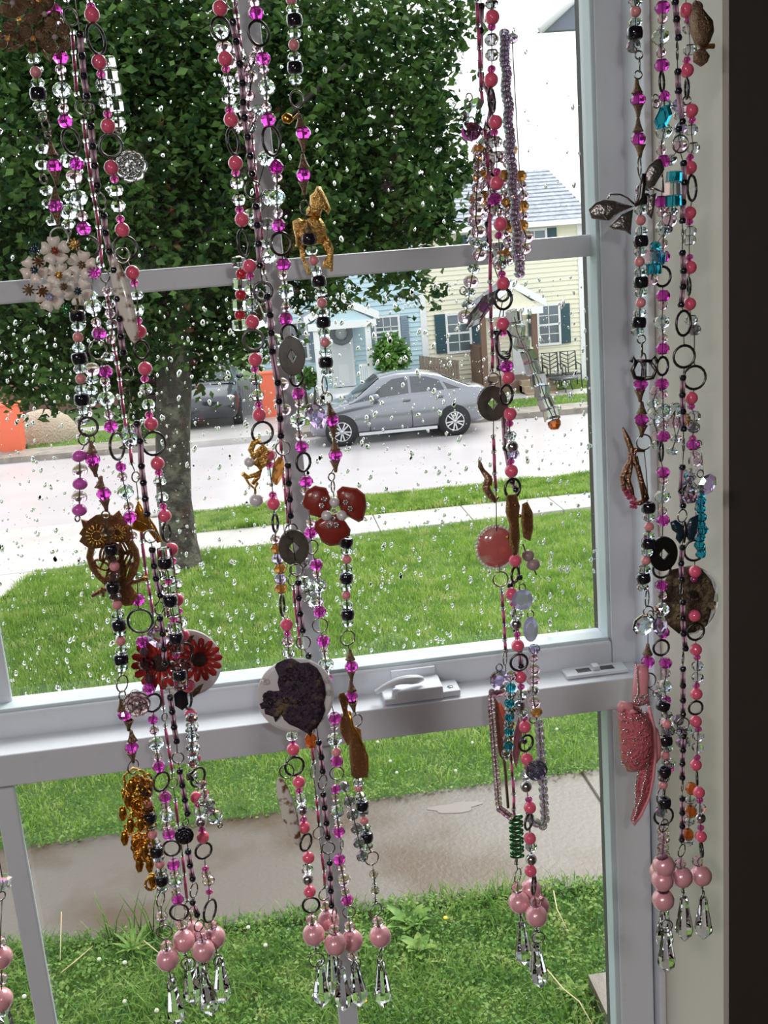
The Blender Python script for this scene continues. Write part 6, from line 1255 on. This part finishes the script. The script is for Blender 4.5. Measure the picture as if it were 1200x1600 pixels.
# dark gilt charm and shell pendant with pearls in right centre cluster
t = ctg('dark_filigree_charm', 'dark gilt filigree butterfly charm in right centre cluster', 803, 775, .728); Y = .728
part('wing', MB().plate([(792, 774), (806, 772), (812, 790), (810, 810), (812, 840), (808, 866), (802, 868), (796, 850), (796, 820), (790, 800)], Y, .002, .002), fg, t)
part('wing', MB().plate([(816, 788), (824, 784), (832, 800), (833, 825), (828, 845), (818, 840), (814, 815)], Y+.003, .002, .002), fg, t)
part('gilt_spot', ballpx(812, 806, Y-.003, 3, ballpx(793, 840, Y-.003, 2.5, ballpx(805, 790, Y-.003, 2))), MT['deepgold'], t)
t = ctg('seahorse_charm', 'small bronze gilt seahorse charm against the road in right centre cluster', 750, 720, .742); Y = .742
part('body', wirepx([(749, 722), (754, 735), (763, 746), (759, 762), (766, 774), (774, 782), (779, 776)], Y, [.0008, .0018, .0030, .0032, .0030, .0022, .001], n=8), rg, t)
part('head', MB().plate([(748, 718), (752, 722), (757, 734), (752, 738), (747, 730)], Y, .002, .001), MT['bronze'], t); part('fin', MB().plate([(764, 742), (770, 748), (768, 760), (763, 756)], Y, .001, .001), MT['deepgold'], t)
t = ctg('pearl_rimmed_shell', 'round blush pendant rimmed with tiny pearls above the lawn', 772, 822, .755); Y = .755
k = mpp(773, 855, Y); part('shell_disc', MB().ball(P(775, 855, Y), 30*k, .006, 33*k, 24, 14), MT['coralblush'], t)
mb = MB()
for i in range(34): a = 2*math.pi*i/34; ballpx(775+31*math.cos(a), 855+34*math.sin(a), Y, 2.6, mb, n=7, m=5)
part('pearl_rim', mb, MT['white pearl'], t)
t = ctg('stone_bead_charm', 'two mauve brown stone beads right of the blush pendant', 822, 855, .748)
part('stone', ballpx(825, 868, .748, 10, flat=.9, ry=9.5), MT['mauve pearl'], t); part('stone', ballpx(833, 882, .748, 11, flat=.9, ry=10), MT['mauve pearl'], t)
part('wire', wirepx([(817, 850), (822, 864), (834, 888), (838, 898)], .748, .0006), MT['wire'], t)
# reddish wing at lower right centre
t = ctg('red_wing_charm', 'long reddish translucent wing charm crossing the meeting rail', 780, 1085, .745); Y = .748
mm_ = mat('reddish translucent wing', (.50, .16, .12), .3, trans=.3)
part('wing', MB().plate([(772, 1088), (780, 1100), (788, 1120), (790, 1150), (788, 1190), (780, 1180), (774, 1150), (770, 1110)], Y, .0015, .001), mm_, t)
part('wing', MB().plate([(780, 1095), (790, 1110), (792, 1140), (786, 1125), (780, 1108)], Y-.003, .0015, .001), mat('coral enamel', (.70, .14, .08), .3, coat=.5), t)
part('rib', wirepx([(786, 1165), (790, 1210), (794, 1262)], Y, .0012, wirepx([(774, 1096), (782, 1150), (790, 1210)], Y-.002, .0008)), MT['bronze'], t)
part('wing', MB().plate([(810, 1120), (816, 1140), (814, 1170), (806, 1200), (801, 1180), (803, 1145)], Y+.003, .0012, .001), mat('rose pink wing', (.75, .28, .40), .3, trans=.3), t)
t = ctg('green_hoop_charm', 'stack of green iridescent hoops low in the right centre cluster', 805, 1270, .745)
for i in range(10):
    y = 1278+i*6.6; part('hoop', MB().ring(P(806+.25*i, y, .745), .0052, .0014, .0011, 22, 6, 0, tilt=.1*(-1)**i), MT['green'], t)
# butterfly-shaped wired glass at the top of the right centre cluster
gem(756, 480, .75, 8, 10, MT['magenta'], 'small magenta piece on the long dark aurora drop', 6)
# grey threads: tassel-like fringe hook on the lower right of cluster
